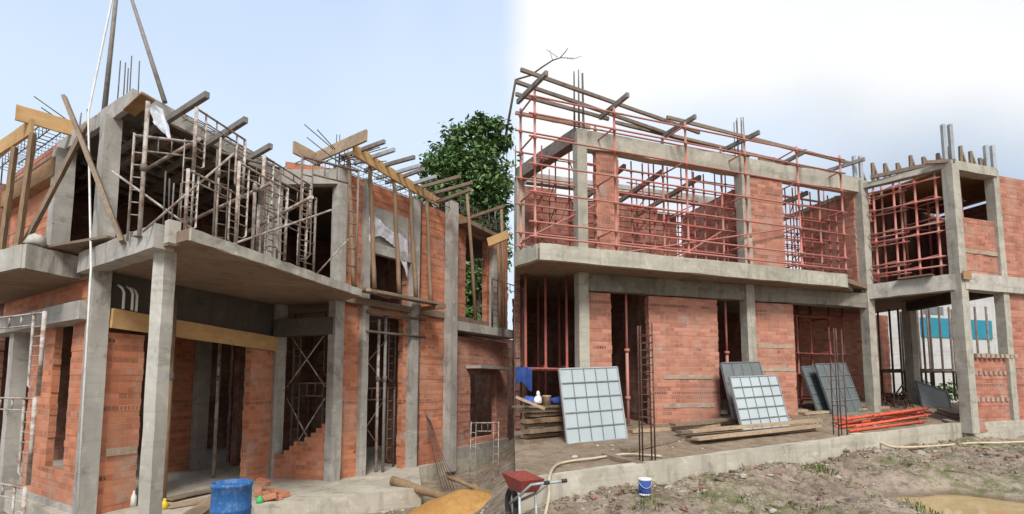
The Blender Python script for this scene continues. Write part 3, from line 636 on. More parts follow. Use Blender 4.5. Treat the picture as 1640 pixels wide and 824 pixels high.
# right facade boards, posts, platform
bz = 5.78
for l, a, b, h, mt in (("pale board end-on to the grey facade column top", hz(470, 236, bz), hz(512, 258, bz), .22, 'pale'), ("pale board rising right over the grey facade column", hz(508, 252, bz), hz(587, 217, bz), .2, 'pale'),
                   ("long yellow board along the top of the right facade", hz(566, 240, 5.68), hz(702, 325, 5.68), .2, 'ply')):
    one(MB().bar(a, b, .04, h, seg=6, jit=.003), 'formwork_board', mt, l, 'board', 'boards over the right facade')
for l, (tx, ty), (px, py) in (("knotty round post beside the facade column", (558, 246), (566, 458)), ("knotty round post in front of the white sheet", (592, 266), (600, 462)), ("knotty round post right of the white sheet", (631, 288), (639, 470)),
                              ("knotty round post left of the inner brick corner", (657, 305), (666, 476)), ("knotty round post nearest the tall concrete column", (684, 322), (690, 488))):
    yy = (hl(px, 560, P2(R1, 0) - n_ * .32, P2(R4, 0) - n_ * .32)).y; b = at(px, py, yy); t_ = at(tx, ty, yy - .05)
    pp = [b.lerp(t_, i / 8) + V((random.uniform(-.012, .012), 0, 0)) for i in range(9)]
    one(MB().tube(pp, .045, 9, .036), 'timber_post', 'pole', l, 'post', 'round posts on the right facade')
pa_ = [hl(x, 560, P2(R1, 0) - n_ * .34, P2(R4, 0) - n_ * .34) for x in (570, 697)]
zp = at(590, 462, pa_[0].y).z
for i, l in enumerate(("outer platform plank below the white sheet", "inner platform plank below the white sheet")):
    o = -n_ * (.16 * (1 - i) - .1); zq = at(690, 488, pa_[1].y).z
    one(MB().bar(P2(pa_[0], zp - .03 + .05 * i) + o, P2(pa_[1], zp - .03 + .05 * i) + o, .2, .045, seg=6, jit=.004), 'scaffold_plank', 'plank', l, 'plank', 'platform planks on the facade')
one(MB().bar(P2(pa_[0], zp - .06) - n_ * .3, P2(pa_[0], zp + .0) + d_ * 1.0 + n_ * .35 + V((0, 0, .02)), .08, .05, up=(0, 0, 1)), 'platform_bearer', 'pale', "pale short timber laid across the platform planks", 'timber')
one(MB().bar(P2(pa_[1], zp - .11) - n_ * .35 - d_ * .1, P2(pa_[1], zp - .11) + n_ * .3 - d_ * .1, .07, .08), 'platform_bearer', 'pole', "short timber bearer under the far end of the platform", 'timber')
lab = "nearest facade column end|second, pale|third, dark and long|fourth, short pale|fifth, before the tree|sixth, pale over the long board|seventh, brown|eighth, above the tall column|ninth, brown and low|last, over the far balcony".split('|')
for i, (a, b) in enumerate((((547, 252), (616, 227)), ((567, 262), (632, 240)), ((584, 274), (664, 252)), ((603, 286), (671, 266)), ((618, 293), (679, 271)), ((635, 303), (698, 283)), ((676, 300), (737, 283)), ((695, 310), (756, 293)), ((700, 324), (754, 304)), ((747, 351), (806, 331)))):
    z = 5.76 if i < 8 else 5.6
    one(MB().bar(hz(*a, z), hz(*b, z), .05, .065), 'timber_joist', ('steelj', 'galv', 'steelj', 'galv', 'steelj', 'galv', 'plank', 'plank', 'plank', 'pole')[i], "timber joist poking out over the right facade: " + lab[i], 'joist', 'joists poking out over the right facade')
for l, (px, ty, by) in (("leaning thin post by the far balcony opening", (748, 312, 500)), ("thin post at the right end of the far balcony", (803, 332, 500)), ("second thin post at the right end of the far balcony", (797, 390, 505))):
    yy = hl(px, 450, E0 + cn * .4, E1 + cn * .4).y; b = at(px + (14 if px < 760 else 4), by, yy)
    b.z = zb + .2; t_ = at(px, ty, yy)
    one(MB().tube([b, b.lerp(t_, .5) + V((.01, 0, 0)), t_], .04, 8, .034), 'timber_post', 'pole', l, 'post', 'posts on the far balcony')
p, q = at(782, 389, 11.6), at(814, 376, 11.4); one(MB().bar(p, q, .06, .2), 'formwork_board', 'ply', "short yellow board end at the far right of the left house", 'board', 'boards over the right facade')
# white sheet on the facade
sa = P2(W1, 0) + d_ * (s_ := sdist(586, 400, R1, R4)); se = sdist(650, 400, R1, R4)
zs0 = zz(600, 352, R1, R4)
def sheet(u, v):
    p = P2(W1, 0) + d_ * (s_ + (se - s_) * u) - n_ * (.05 + .035 * noise.noise(V((u * 7, v * 2, 3))) + .02 * noise.noise(V((u * 19, v * 3, 3))))
    top = zs0 - .28 * u * u + .05 * math.sin(u * 9); drop = .55 * (1 - .55 * math.sin(u * 3.14)) * (1 if u < .8 else 1.35)
    p.z = top - drop * v; return p
one(MB().grid(sheet, 36, 12), 'cloth_sheet', 'sheet', "crumpled white sheet hung over the brick lintel of the right facade", 'sheet')
# steel props in openings
for l, p, z1, mt in (("rusty steel prop standing in the dark porch doorway", hl(345, 700, P2(DA, 0) + dn * .9, P2(DB, 0) + dn * .9), 2.95, 'scaf'), ("timber prop beside the porch column inside the doorway", hl(268, 700, P2(DA, 0) - dn * .1, P2(DB, 0) - dn * .1), 2.9, 'pole'),
                     ("rusty prop in the tall doorway, left of centre", hl(603, 700, W1 + n_ * .12, W2 + n_ * .12), 2.9, 'scaf'), ("rusty prop in the tall doorway, right of centre", hl(643, 700, W1 + n_ * .12, W2 + n_ * .12), 2.9, 'redd'), ("blue-grey prop at the middle of the tall doorway", hl(614, 700, W1 + n_ * .0, W2 + n_ * .0), 3.0, 'steelj')):
    p = P2(p, 0); th = thing('steel_prop', l, 'prop', p, 'props in the left house openings'); MB().tube([p, V((p.x, p.y, z1))], .03, 8).build('tube', mt, th); MB().tube([p + V((0, 0, 1.7)), p + V((0, 0, 1.8))], .042, 8).build('collar', 'scaf_d', th)
lx = "low rising|low falling|high rising|high falling".split('|')
for i in range(4):
    a, b = P2(SA, .2 + (i // 2) * 1.4) + V((.1, .25, 0)), P2(SB, 1.4 + (i // 2) * 1.2) + V((-.25, .25, 0))
    if i % 2: a.z, b.z = b.z, a.z
    tubething('scaffold_tube', 'scaf', lx[i] + " cross brace in the bay over the stepped wall", 'brace', [a, b], .012, 'cross braces in the left house')
    a, b = P2(W1, .2 + (i // 2) * 1.4) + d_ * q0 + n_ * .6, P2(W1, 1.4 + (i // 2) * 1.2) + d_ * q1 + n_ * .6
    if i % 2: a.z, b.z = b.z, a.z
    tubething('scaffold_tube', 'scaf', lx[i] + " cross brace in the tall facade doorway", 'brace', [a, b], .012, 'cross braces in the left house')
for i, (dx, z) in enumerate(((0, 2.62), (.0, 2.98))):
    tubething('scaffold_tube', 'scaf_d', ("lower", "upper")[i] + " horizontal tube in front of the tall facade doorway", 'tube', [P2(W1, z) + d_ * (q0 - .1) - n_ * .1, P2(W1, z) + d_ * (q1 + .4) - n_ * .1], .025, 'cross tubes of the facade')
# ---- blue drum
GL = -.3
dp = at(372, 772, 5.3); dp.z = GL; dr = .185
th = thing('plastic_drum', "blue plastic drum with open top standing before the porch", 'drum', dp)
hgt = hz(372, 772, 0).z; hgt = at(372, 772, 5.3).z - GL
prof = [(dr * .95, 0), (dr, .03), (dr, hgt * .36), (dr * 1.025, hgt * .37), (dr * 1.025, hgt * .39), (dr, hgt * .40), (dr, hgt * .70), (dr * 1.025, hgt * .71), (dr * 1.025, hgt * .73), (dr, hgt * .74), (dr, hgt * .955), (dr * 1.035, hgt * .96), (dr * 1.035, hgt), (dr * .96, hgt), (dr * .94, hgt * .9)]
MB().lathe(prof, 32, dp).build('body', 'blue', th)
MB().lathe([(dr * .9, hgt * .88), (dr * .9, hgt * .885)], 32, dp).build('water_surface', 'rubber', th)
lid = MB(); lid.prism([dp + V((dr * .85 * math.cos(a), dr * .85 * math.sin(a), 0)) for a in [math.radians(x) for x in range(20, 190, 10)]], dp.z + hgt * .94, dp.z + hgt * .955); lid.build('lid_half', 'blue', th)
# loose bricks, bits
bk = random.Random(5)
kb = [(414, 795), (426, 798), (436, 792), (421, 788), (444, 800), (452, 796), (432, 803)]
for i, (px, py) in enumerate(kb):
    p = hz(px, py, .0); a_ = bk.uniform(0, 3); zc_ = .045 + (.08 if i == 3 else 0)
    m = MB(); m.bar(p + V((-.1 * math.cos(a_), -.1 * math.sin(a_), zc_)), p + V((.1 * math.cos(a_), .1 * math.sin(a_), zc_ + (.04 if i % 3 == 0 else 0))), .095, .075, jit=.004)
    one(m, 'loose_brick', 'brick_o', ("loose orange brick by the drum: " + "leftmost beside the blue rim|second from the drum|standing a little apart, farther back|on top of the others|towards the stepped wall|last towards the stepped wall|nearest the kerb edge".split('|')[i]), 'brick', 'loose bricks on the porch floor')
p = hz(416, 806, .0); one(MB().lathe([(.045, 0), (.05, .05), (.03, .07), (.02, .1)], 12, p), 'plastic_cup', 'green', "small green plastic piece on the kerb by the loose bricks", 'cup')
p = hz(263, 816, .0) ; one(MB().lathe([(.04, 0), (.045, .07), (.035, .09), (.018, .11), (.018, .14)], 12, p), 'plastic_bottle', 'yellow', "yellow plastic can standing by the foot of the porch column", 'can')
p = hz(213, 812, 0.0); one(MB().lathe([(.035, 0), (.038, .11), (.034, .14), (.014, .18), (.014, .21)], 12, p), 'plastic_bottle', 'white', "white plastic bottle standing at the foot of the brick pier", 'bottle')
for i, (a, b, w) in enumerate((((265, 812), (395, 790), .28), ((268, 800), (380, 776), .2), ((300, 830), (350, 795), .22))):
    p, q = hz(*a, .022 + .02 * i), hz(*b, .022 + .02 * i); one(MB().bar(p, q, w, .02, seg=4, jit=.003), 'plywood_sheet', ('pale', 'plank', 'pale')[i], "plywood strip lying on the porch floor, " + ("longest and nearest", "farthest back", "crossing the others near the drum")[i], 'board', 'boards on the porch floor')
# sand heap, logs, rods
sc_ = hz(752, 822, GL)
def sandf(u, v):
    r = u; a_ = v * 2 * math.pi; p = sc_ + V((.95 * r * math.cos(a_), .75 * r * math.sin(a_), 0))
    hh = .27 * (1 - r ** 1.6) + .03 * noise.noise(V((p.x * 3, p.y * 3, 0))) * (1 - r) - .04 * (r > .98)
    return P2(p, GL + hh * 1.3 - .01)
kind(one(MB().grid(sandf, 24, 48), 'sand_heap', 'sand', "heap of yellow sand on the ground by the left house", 'sand heap', loc=sc_), 'thing')
for l, a, b, r0 in (("thick peeled log lying from the kerb into the sand heap", hz(628, 770, .08), hz(716, 798, -.12), .075), ("thin pole lying behind the sand heap at the right", hz(718, 765, .12), hz(812, 800, -.1), .035), ("short log stub beside the sand heap top", hz(757, 778, .02), hz(776, 797, -.08), .06)):
    pp = [a.lerp(b, i / 5) + V((0, 0, .01 * math.sin(i * 2))) for i in range(6)]
    one(MB().tube(pp, r0, 12, r0 * .85), 'log', 'pole', l, 'log', 'logs by the sand heap')
for i in range(6):
    b = hz(708 + 5 * i, 784, -.25); t_ = hl(682 + 1.5 * i, 664 + 2 * i, P2(R3, 0) - n_ * .1, P2(R4, 0) - n_ * .1)
    pp = [b.lerp(t_, k / 5) + V((0, 0, -.06 * math.sin(k / 5 * 3.14))) for k in range(6)]
    one(MB().tube(pp, .008, 5), 'steel_rod', 'rebar', "thin rusty rod leaning on the wall near the tall column, %s from the left" % "first second third fourth fifth sixth".split()[i], 'rod', 'rods leaning on the right facade')
# ================================================================ RIGHT HOUSE
U = 3.77
C1 = hz(930, 439, U); C3 = hz(1386, 472, U); ru = C3 - C1; ru.z = 0; ru.normalize(); rv = V((ru.y, -ru.x, 0)); rv = rv if rv.y < 0 else -rv
def rl(px, off=0.0, py=560): return hl(px, py, P2(C1, 0) + rv * off, P2(C3, 0) + rv * off)
C2r = rl(1198); F0, F1 = hz(864, 415, U), hz(1357, 460, U)
C4 = hz(1535, 455, U); cu = P2(C4, 0) - P2(C3, 0); cu.normalize()
C5 = hl(1611, 560, C4, V(C4) + ru); C9 = hl(1700, 560, C4, V(C4) + ru)
T0, T1 = hz(911, 760, .55), hz(1543, 677, .86)
tu = P2(T1, 0) - P2(T0, 0); tu.normalize()
T9 = P2(T0, 0) - tu * .72; T9.z = .53
TL = (P2(T1, 0) - P2(T0, 0)).length; tn = V((tu.y, -tu.x, 0))
def terr(x, y):
    q = V((x, y, 0)) - P2(T0, 0); a = q.dot(tu) / TL; d = max(0, -q.dot(tn)); sl = .07 + .10 * max(0, min(1, a))
    return .50 + .31 * max(-.1, min(1.1, a)) + sl * min(d, 2.2) + .03 * max(0, d - 2.2)
H2 = thing('brick_house', 'half-built salmon brick house with a long concrete balcony and red scaffolding', 'house', (C1.x, C1.y, .6))
DP = 4.2                                                     # depth behind the front wall
LX = .06                                                     # left flank
def back(p, k): return P2(p, 0) - rv * k
LFT = P2(C1, 0) - ru * ((C1.x - LX) / ru.x)
def xl(y): return V((LX, y, 0))
# slabs
sb0 = hz(825.5, 428, U)
poly = [F0, F1, P2(C3, 0) + rv * .1, P2(C4, 0) + V((.06, .0, 0)), P2(C9, 0), back(C9, DP + 1.5), back(C3, DP), xl(LFT.y + DP), P2(sb0, 0)]
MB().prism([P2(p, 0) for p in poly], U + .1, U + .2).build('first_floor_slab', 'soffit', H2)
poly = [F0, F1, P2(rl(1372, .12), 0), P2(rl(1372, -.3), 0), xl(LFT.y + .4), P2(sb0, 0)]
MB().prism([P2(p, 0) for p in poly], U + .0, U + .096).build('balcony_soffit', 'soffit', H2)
m = MB(); m.bar(P2(F0, U + .135) - rv * .025, P2(F1, U + .135) - rv * .025, .09, .29, seg=26, jit=.008); m.build('balcony_edge', 'conc_g', H2)
m = MB(); m.bar(P2(F0, U + .13) - rv * .05, P2(sb0, U + .13), .09, .275, seg=4, jit=.008); m.build('balcony_edge', 'conc_g', H2)
zb2 = 3.44
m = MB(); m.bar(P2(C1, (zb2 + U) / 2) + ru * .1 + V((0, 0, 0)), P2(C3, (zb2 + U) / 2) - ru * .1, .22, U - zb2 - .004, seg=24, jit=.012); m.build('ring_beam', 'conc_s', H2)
# columns
cz = lambda p: terr(p[0], p[1]) - .15
cc_ = []
for p, z1 in ((C1, 6.62), (C2r, 6.6), (C3, 6.5)): cc_.append(column(H2, P2(p, 0) + rv * .03, ru, .21, cz(p), z1, 'conc_g', seg=18))
cc_.append(column(H2, P2(C4, 0) - ru * .02 + rv * .02, ru, .21, cz(C4), 6.42, 'conc_g', seg=18))
cc_.append(column(H2, P2(C5, 0), ru, .18, cz(C5), 6.4, 'conc_g', seg=18))
CM = hz(1462, 642, 1.05); CM = hl(1462, 600, back(C3, 2.0), back(C9, 2.0)); column(H2, CM, ru, .22, .8, 6.3, 'conc_g', seg=14)
CL = hl(832, 500, back(C1, 2.2), back(C3, 2.2)); column(H2, CL, ru, .2, .5, 6.5, 'conc_g', seg=12)
# wing beams
m = MB(); m.bar(P2(C3, U + .04) - cu * .05, P2(C4, U + .04), .24, .34, seg=10, jit=.006); m.bar(P2(C4, U + .042) + rv * .01, P2(C9, U + .042) + rv * .01, .25, .35, seg=12, jit=.006); m.build('wing_beam', 'conc_l', H2)
MB().bar(P2(CM, U - .02), P2(C5, U - .02), .2, .26, seg=4, jit=.004).build('wing_beam', 'dark', H2)
m = MB(); m.bar(P2(C4, 6.36) - cu * .0, P2(C3, 6.36), .2, .12, seg=6, jit=.006); m.build('roof_beam', 'conc_g', H2)
MB().bar(P2(C4, 6.33), P2(C5, 6.33), .24, .2, seg=6, jit=.006).build('roof_beam', 'conc_g', H2)
m = MB(); m.bar(P2(C1, 6.46) - rv * .04, P2(C3, 6.4) - rv * .04, .22, .36, seg=28, jit=.014); m.build('roof_beam', 'conc_g', H2)
# front walls
WA, WB = P2(C1, 0), P2(C3, 0); s2 = lambda px, py=560: sdist(px, py, WA, WB)
zf = .5
wall(H2, WA, WB, zf, zb2 - .02, 'brick_p', .14, [(s2(979), s2(1040), 0, 9), (s2(1150), s2(1214), 0, 9), (s2(1272), 99, 0, 9)], inset=-.02)
wall(H2, P2(rl(1210), 0), P2(rl(1272), 0), zf, zb2 - .022, 'brick_p', .14, inset=-.018)
for (a, b, y) in ((1060, 1140, 600), (1060, 1140, 646), (1212, 1270, 551), (1212, 1270, 588)):
    z = at(0, y + 4, rl((a + b) / 2).y).z
    MB().bar(P2(rl(a), z) + rv * .018, P2(rl(b), z) + rv * .018, .02, .085, seg=8, jit=.006).build('mortar_band', 'mortar', H2)
wall(H2, P2(rl(958), 0), P2(rl(990, 0, 300), 0), U + .2, 6.27, 'brick_p', .14, inset=-.02)
wall(H2, P2(rl(1208), 0), P2(rl(1253, 0, 330), 0), U + .2, 6.22, 'brick_p', .14, inset=-.02)
wall(H2, P2(C3, 0) - ru * .15 - rv * .05, P2(C3, 0) - ru * .15 - rv * 1.6, U + .2, 6.3, 'brick_r', .12)
# back walls and partitions
BA, BB = xl(LFT.y + DP - .5), back(C3, DP)
wall(H2, BA, back(C2r, DP - .2), .4, U + .1, 'brick_d', .12)
wall(H2, back(C2r, DP - .2), back(C3, DP - .2), .4, U + .1, 'brick_d', .12)
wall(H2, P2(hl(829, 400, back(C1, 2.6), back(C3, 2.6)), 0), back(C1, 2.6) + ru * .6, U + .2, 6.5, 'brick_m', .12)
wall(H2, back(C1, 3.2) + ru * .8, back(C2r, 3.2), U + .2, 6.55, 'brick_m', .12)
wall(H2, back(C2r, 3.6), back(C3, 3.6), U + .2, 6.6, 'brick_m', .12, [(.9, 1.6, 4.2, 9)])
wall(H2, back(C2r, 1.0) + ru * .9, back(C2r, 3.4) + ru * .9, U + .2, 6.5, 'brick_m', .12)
wall(H2, back(C1, .3) + ru * 1.65, back(C1, 4.0) + ru * 1.65, .4, U + .1, 'brick_d', .12)
wall(H2, P2(rl(1150), 0) - rv * .3, P2(rl(1150), 0) - rv * 4, .4, U + .1, 'brick_d', .12)
wall(H2, xl(LFT.y + .6), xl(LFT.y + DP), .4, U + .05, 'brick_d', .1)
dw0, dw1 = back(C3, 3.0) + ru * .1, hl(1425, 560, back(C3, 3.0), back(C3, 3.0) + ru); wall(H2, dw0, P2(dw1, 0), .6, U + .1, 'brick_r', .14)
# roof beams behind (seen against the sky)
m = MB(); m.bar(P2(C1, 6.55), P2(CL, 6.55), .22, .28, seg=6, jit=.006); m.build('roof_beam', 'scaf_d', H2)
m = MB(); m.bar(back(C1, 3.2) + V((0, 0, 6.95)), back(C3, 3.2) + V((0, 0, 6.95)), .2, .25, seg=8, jit=.006); m.build('roof_beam', 'conc', H2)
# wing walls
s3 = lambda px, py=560: sdist(px, py, C4, C9)
zlow = at(0, 574, C4.y + .2).z; zup = at(0, 352, C4.y + .2).z
wall(H2, C4, C5, cz(C4), zlow, 'brick_r', .13, inset=-.03)
m = MB(); dC = ru
for i in range(9): 
    p = P2(C4, zlow + .045) + ru * (.22 + i * .15) + rv * .03; m.bar(p, p + ru * .1, .16, .085, jit=.008)
m.build('mortar_crest', 'mortar', H2)
for y in (598, 640):
    z = at(0, y, C4.y + .3).z; mm = MB()
    for i in range(9): p = P2(C4, z) + ru * (.2 + i * .155) + rv * .035; mm.bar(p, p + ru * .085, .03, .085, jit=.006)
    mm.build('header_course', 'mortar', H2)
wall(H2, C4, C5, U + .22, zup, 'brick_r', .13, inset=-.03)
z = at(0, 405, C4.y + .2).z; MB().bar(P2(C4, z) + ru * .15 + rv * .035, P2(C5, z) - ru * .1 + rv * .035, .02, .09, seg=8, jit=.008).build('mortar_band', 'mortar', H2)
wall(H2, P2(C5, 0) + ru * .1, C9, cz(C5), U - .13, 'brick_r', .13, inset=-.03)
wall(H2, P2(C5, 0) + ru * .1, C9, U + .22, 6.32, 'brick_r', .13, inset=-.03)
wall(H2, back(C4, 2.0) + ru * .1, back(C9, 2.4), U + .2, 6.4, 'brick_d', .12)
MB().prism([P2(C4, 0) + ru * .1 - rv * .13, P2(C9, 0) - rv * .13, back(C9, 2.3), back(C4, 2.3) + ru * .1], 6.36, 6.40).build('roof_deck', 'ply_old', H2)
wall(H2, C9, back(C9, 3), U + .2, 6.3, 'brick_r', .12)
# kerb beam
m = MB(); m.bar(P2(T9, T9.z - .24) - rv * .06, P2(T1, T1.z - .24) - rv * .06, .14, .5, seg=40, jit=.008); m.build('ground_beam', 'kerb', H2)
kk = P2(C9, 0) + rv * .16; m = MB(); m.bar(P2(T1, .6) - tu * .1, P2(kk, .62), .16, .56, seg=14, jit=.008); m.build('ground_beam', 'kerb', H2)
# terrace under and before the house: a sheet of packed earth
def tz(x, y): return terr(x, y) + .02 * noise.noise(V((x * 2.3, y * 2.3, 0))) + .01 * noise.noise(V((x * 8, y * 8, 4)))
qa, qb, qc, qd = P2(T9, 0), P2(kk, 0) + V((.2, 0, 0)), back(C9, 5) + V((1, 2, 0)), V((LX - .02, LFT.y + DP, 0))
def tf(u, v):
    a = qa.lerp(P2(T1, 0), u / .75) if u < .75 else P2(T1, 0).lerp(qb, (u - .75) / .25); b = qd.lerp(qc, u); p = a.lerp(b, v)
    return V((p.x, p.y, tz(p.x, p.y)))
te = MB().grid(tf, 110, 70).build('dirt_terrace', 'dirt'); kind(te, 'structure')
# starter bars
bars(cc_[0], C1, 6.6, 7.9, 6, .09, r=.011); bars(cc_[1], C2r, 6.55, 7.55, 6, .08, r=.011); bars(H2, CL, 6.4, 7.2, 4, .09, r=.011)
def boxbar(p, z0, z1, par, mat='galv'):
    for ox in (-.075, .075):
        MB().bar(V((p[0] + ox, p[1], z0)), V((p[0] + ox, p[1], z1)), .07, .07).build('starter_sleeve', mat, par)
boxbar(C3, 6.48, 7.15, cc_[2]); boxbar(C4, 6.4, 7.28, cc_[3]); boxbar(C5, 6.38, 7.0, cc_[4])
rq = random.Random(11)
for i, (A, B, n) in enumerate(((C3, C4, 7), (C4, C5, 4))):
    for k in range(n):
        p = P2(A, 6.42).lerp(P2(B, 6.42), (k + .5) / n) + V((0, .1, 0)); m = MB(); h = rq.uniform(.28, .5)
        m.bar(p, p + V((rq.uniform(-.02, .02), 0, h)), .06, .05); m.bar(p + V((.16, .03, 0)), p + V((.02, 0, h * .9)), .04, .04)
        one(m, 'formwork_bracket', 'plank', "timber bracket on the wing roof edge, %s %s" % ("first second third fourth fifth sixth seventh".split()[k], ("of the inner row", "between the last columns")[i]), 'bracket', 'brackets on the wing roof edge')
# ---------------------------------------------------------------- red scaffolds
def scaffold(label, rows, z0, z1, levels, mat='red', r=.022, dr=None, diag=(), cat='scaffold', name='tube_scaffold'):
    """rows: list of rows of plan points; standards at the points, ledgers along rows, transoms between"""
    o = rows[0][0]; th = thing(name, label, cat, (o[0], o[1], z0))
    for row in rows:
        for p in row:
            pr = [(r, 0)]
            for z in levels: pr += [(r, z - .035 - z0), (r * 1.55, z - .034 - z0), (r * 1.55, z + .034 - z0), (r, z + .035 - z0)]
            MB().lathe(pr + [(r, z1 + random.uniform(.03, .1) - z0)], 8, P2(p, z0)).build('standard', mat, th); MB().bar(P2(p, z0 + .0), P2(p, z0 + .012), .13, .13).build('base_plate', 'scaf_d', th)
    dr = dr or r * .8
    for row in rows:
        d = (V(row[-1]) - V(row[0])); d.z = 0; d.normalize(); nrm = V((d.y, -d.x, 0)); nrm = nrm if nrm.y < 0 else -nrm
        for z in levels: MB().tube([P2(row[0], z) - d * .12 + nrm * r, P2(row[-1], z + random.uniform(-.02, .02)) + d * .12 + nrm * r], dr, 7).build('ledger', mat, th)
    for a, b in zip(rows, rows[1:]):
        for i, (p, q) in enumerate(zip(a, b)):
            for j, z in enumerate(levels):
                if (i + j) % 2 == 0 or len(levels) < 4: MB().tube([P2(p, z + .05), P2(q, z + .05)], dr, 7).build('transom', mat, th)
    for a, b in diag: MB().tube([a, b], dr, 7).build('brace', mat, th)
    return th
ZS = U + .285
fo = -.2                                                     # front row behind the slab edge
def fl(px, off, py=330): return hl(px, py, P2(F0, 0) - rv * off, P2(F1, 0) - rv * off)
fr_ = [fl(x, .16) for x in (857, 986, 1101, 1196, 1280, 1349)]; bk_ = [fl(x, .82) for x in (834, 955, 1063, 1157, 1243, 1312)]
scaffold("red tube scaffold standing along the front edge of the long balcony", [fr_, bk_], ZS - .03, 6.8, [4.2, 4.46, 5.0, 5.5, 6.0, 6.42, 6.74], diag=[(P2(fr_[1], 4.1) - rv * .3, P2(fr_[4], 5.1) - rv * .3), (P2(bk_[0], 4.3), P2(bk_[1], 5.2)), (P2(bk_[2], 4.1), P2(bk_[3], 5.0))])
zi = U + .2
i0 = [rl(x, -.3, 330) for x in (1012, 1030, 1048, 1070, 1092, 1112, 1128, 1146, 1163, 1182)]; i00 = [rl(x, -.35, 330) for x in (1258, 1270, 1285, 1298, 1312, 1326, 1338, 1350, 1362)]
i1 = [rl(x, -.9, 330) for x in (868, 890, 912, 1040, 1110, 1178, 1235, 1275, 1320, 1350)]; i2 = [rl(x, -1.9, 330) for x in (858, 880, 925, 1020, 1085, 1165, 1225, 1265, 1300, 1340)]
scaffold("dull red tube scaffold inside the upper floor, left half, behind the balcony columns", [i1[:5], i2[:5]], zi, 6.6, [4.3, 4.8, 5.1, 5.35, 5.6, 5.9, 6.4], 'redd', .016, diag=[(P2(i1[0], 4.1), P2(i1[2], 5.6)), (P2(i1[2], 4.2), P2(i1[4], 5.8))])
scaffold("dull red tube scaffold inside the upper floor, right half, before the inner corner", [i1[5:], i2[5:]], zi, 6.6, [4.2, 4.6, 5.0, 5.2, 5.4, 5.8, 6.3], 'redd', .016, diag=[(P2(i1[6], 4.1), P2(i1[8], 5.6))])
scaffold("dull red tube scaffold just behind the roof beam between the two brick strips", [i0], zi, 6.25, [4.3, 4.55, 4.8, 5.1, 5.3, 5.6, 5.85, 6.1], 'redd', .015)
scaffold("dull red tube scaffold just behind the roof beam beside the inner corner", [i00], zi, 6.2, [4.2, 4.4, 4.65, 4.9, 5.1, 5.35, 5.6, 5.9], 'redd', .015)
w0 = P2(C3, 0) + rv * .08 + cu * .1; w1 = P2(C4, 0) - cu * .12
wr = [[w0.lerp(w1, t) - rv * k + ru * k * .1 for t in (.08, .36, .64, .9)] for k in (0.0, .8, 1.6)]
scaffold("red tube scaffold filling the upper floor of the protruding wing", wr, U + .215, 6.35, [4.2, 4.4, 4.95, 5.15, 5.7, 6.15], 'red', .022)
w5 = [P2(C4, 0) + ru * t - rv * .45 for t in (.25, .65, 1.05)]
scaffold("short red props in the upper wing opening above the brick parapet", [w5, [p - rv * .7 for p in w5]], U + .2, 6.25, [5.35, 5.85], 'red', .024)
lo1 = [rl(x, -.7, 560) for x in (1278, 1300, 1330, 1352)]
def onterr(p): return P2(p, terr(p[0], p[1]) + .0)
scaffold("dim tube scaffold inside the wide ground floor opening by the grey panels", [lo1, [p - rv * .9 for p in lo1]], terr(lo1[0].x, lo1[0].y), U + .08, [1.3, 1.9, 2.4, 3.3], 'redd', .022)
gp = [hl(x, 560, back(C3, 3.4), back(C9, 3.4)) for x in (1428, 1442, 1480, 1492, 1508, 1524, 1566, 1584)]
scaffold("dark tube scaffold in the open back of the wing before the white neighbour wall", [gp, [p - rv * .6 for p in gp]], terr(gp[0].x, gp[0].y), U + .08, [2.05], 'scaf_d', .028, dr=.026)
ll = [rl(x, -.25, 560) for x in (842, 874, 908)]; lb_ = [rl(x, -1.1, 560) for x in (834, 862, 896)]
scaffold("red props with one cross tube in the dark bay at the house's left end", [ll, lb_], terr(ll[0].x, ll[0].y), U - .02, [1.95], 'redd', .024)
for l, px, off in (("red steel prop in the first doorway from the left", 1004, -.2), ("red steel prop in the narrow second doorway", 1164, -.2)):
    p = rl(px, off); b = onterr(p); th = thing('steel_prop', l, 'prop', b, 'props in the right house doorways')
    MB().tube([b, P2(p, 2.3)], .032, 8).build('outer_tube', 'red', th); MB().tube([P2(p, 2.3), P2(p, 3.75)], .025, 8).build('inner_tube', 'red', th)
    for z in (1.35, 2.3): MB().tube([P2(p, z), P2(p, z + .06)], .055, 8).build('collar', 'red', th)
    MB().bar(b, b + V((0, 0, .012)), .14, .14).build('foot_plate', 'scaf_d', th)
# roof timbers
tl = "at the far left end|left of the first starter bars' right side|above the brick strip|at mid roof|second to last before the wing|last before the wing".split('|')
tl = ["nearest the bare twig", "second from the twig end", "third, above the roof beam", "fourth, before the second starter bars", "fifth, shorter", "last, beside the inner corner"]
for i, (a, b) in enumerate((((829, 164), (876, 117)), ((961, 189), (1006, 152)), ((1064, 217), (1114, 187)), ((1158, 241), (1216, 212)), ((1238, 270), (1291, 242)), ((1300, 282), (1385, 255)))):
    z = 6.95; p, q = hz(*a, z), hz(*b, z); one(MB().bar(p, q, .06, .085, jit=.003), 'roof_bearer', 'steelj', "dark timber bearer poking forward over the red scaffold: " + tl[i], 'beam', 'timber bearers over the red scaffold')
for i, (a, b) in enumerate((((834, 112), (1120, 213)), ((1068, 188), (1362, 262)), ((826, 131), (1096, 224)), ((1040, 209), (1345, 281)), ((826, 151), (975, 191)), ((826, 181), (945, 205)), ((985, 196), (1200, 250)), ((1215, 255), (1372, 287)))):
    p, q = hz(*a, 7.055), hz(*b, 7.055); one(MB().bar(p, q, .045, .065, seg=10, jit=.004), 'roof_batten', 'plank' if i % 2 else 'scaf_d', "long weathered batten on the bearers, " + ("front line, left length", "front line, right length", "second line, left length", "second line, right length", "third line, short", "rear line at the left end", "rear line on the roof beam, left length", "rear line on the roof beam, right length")[i], 'batten', 'battens over the red scaffold')
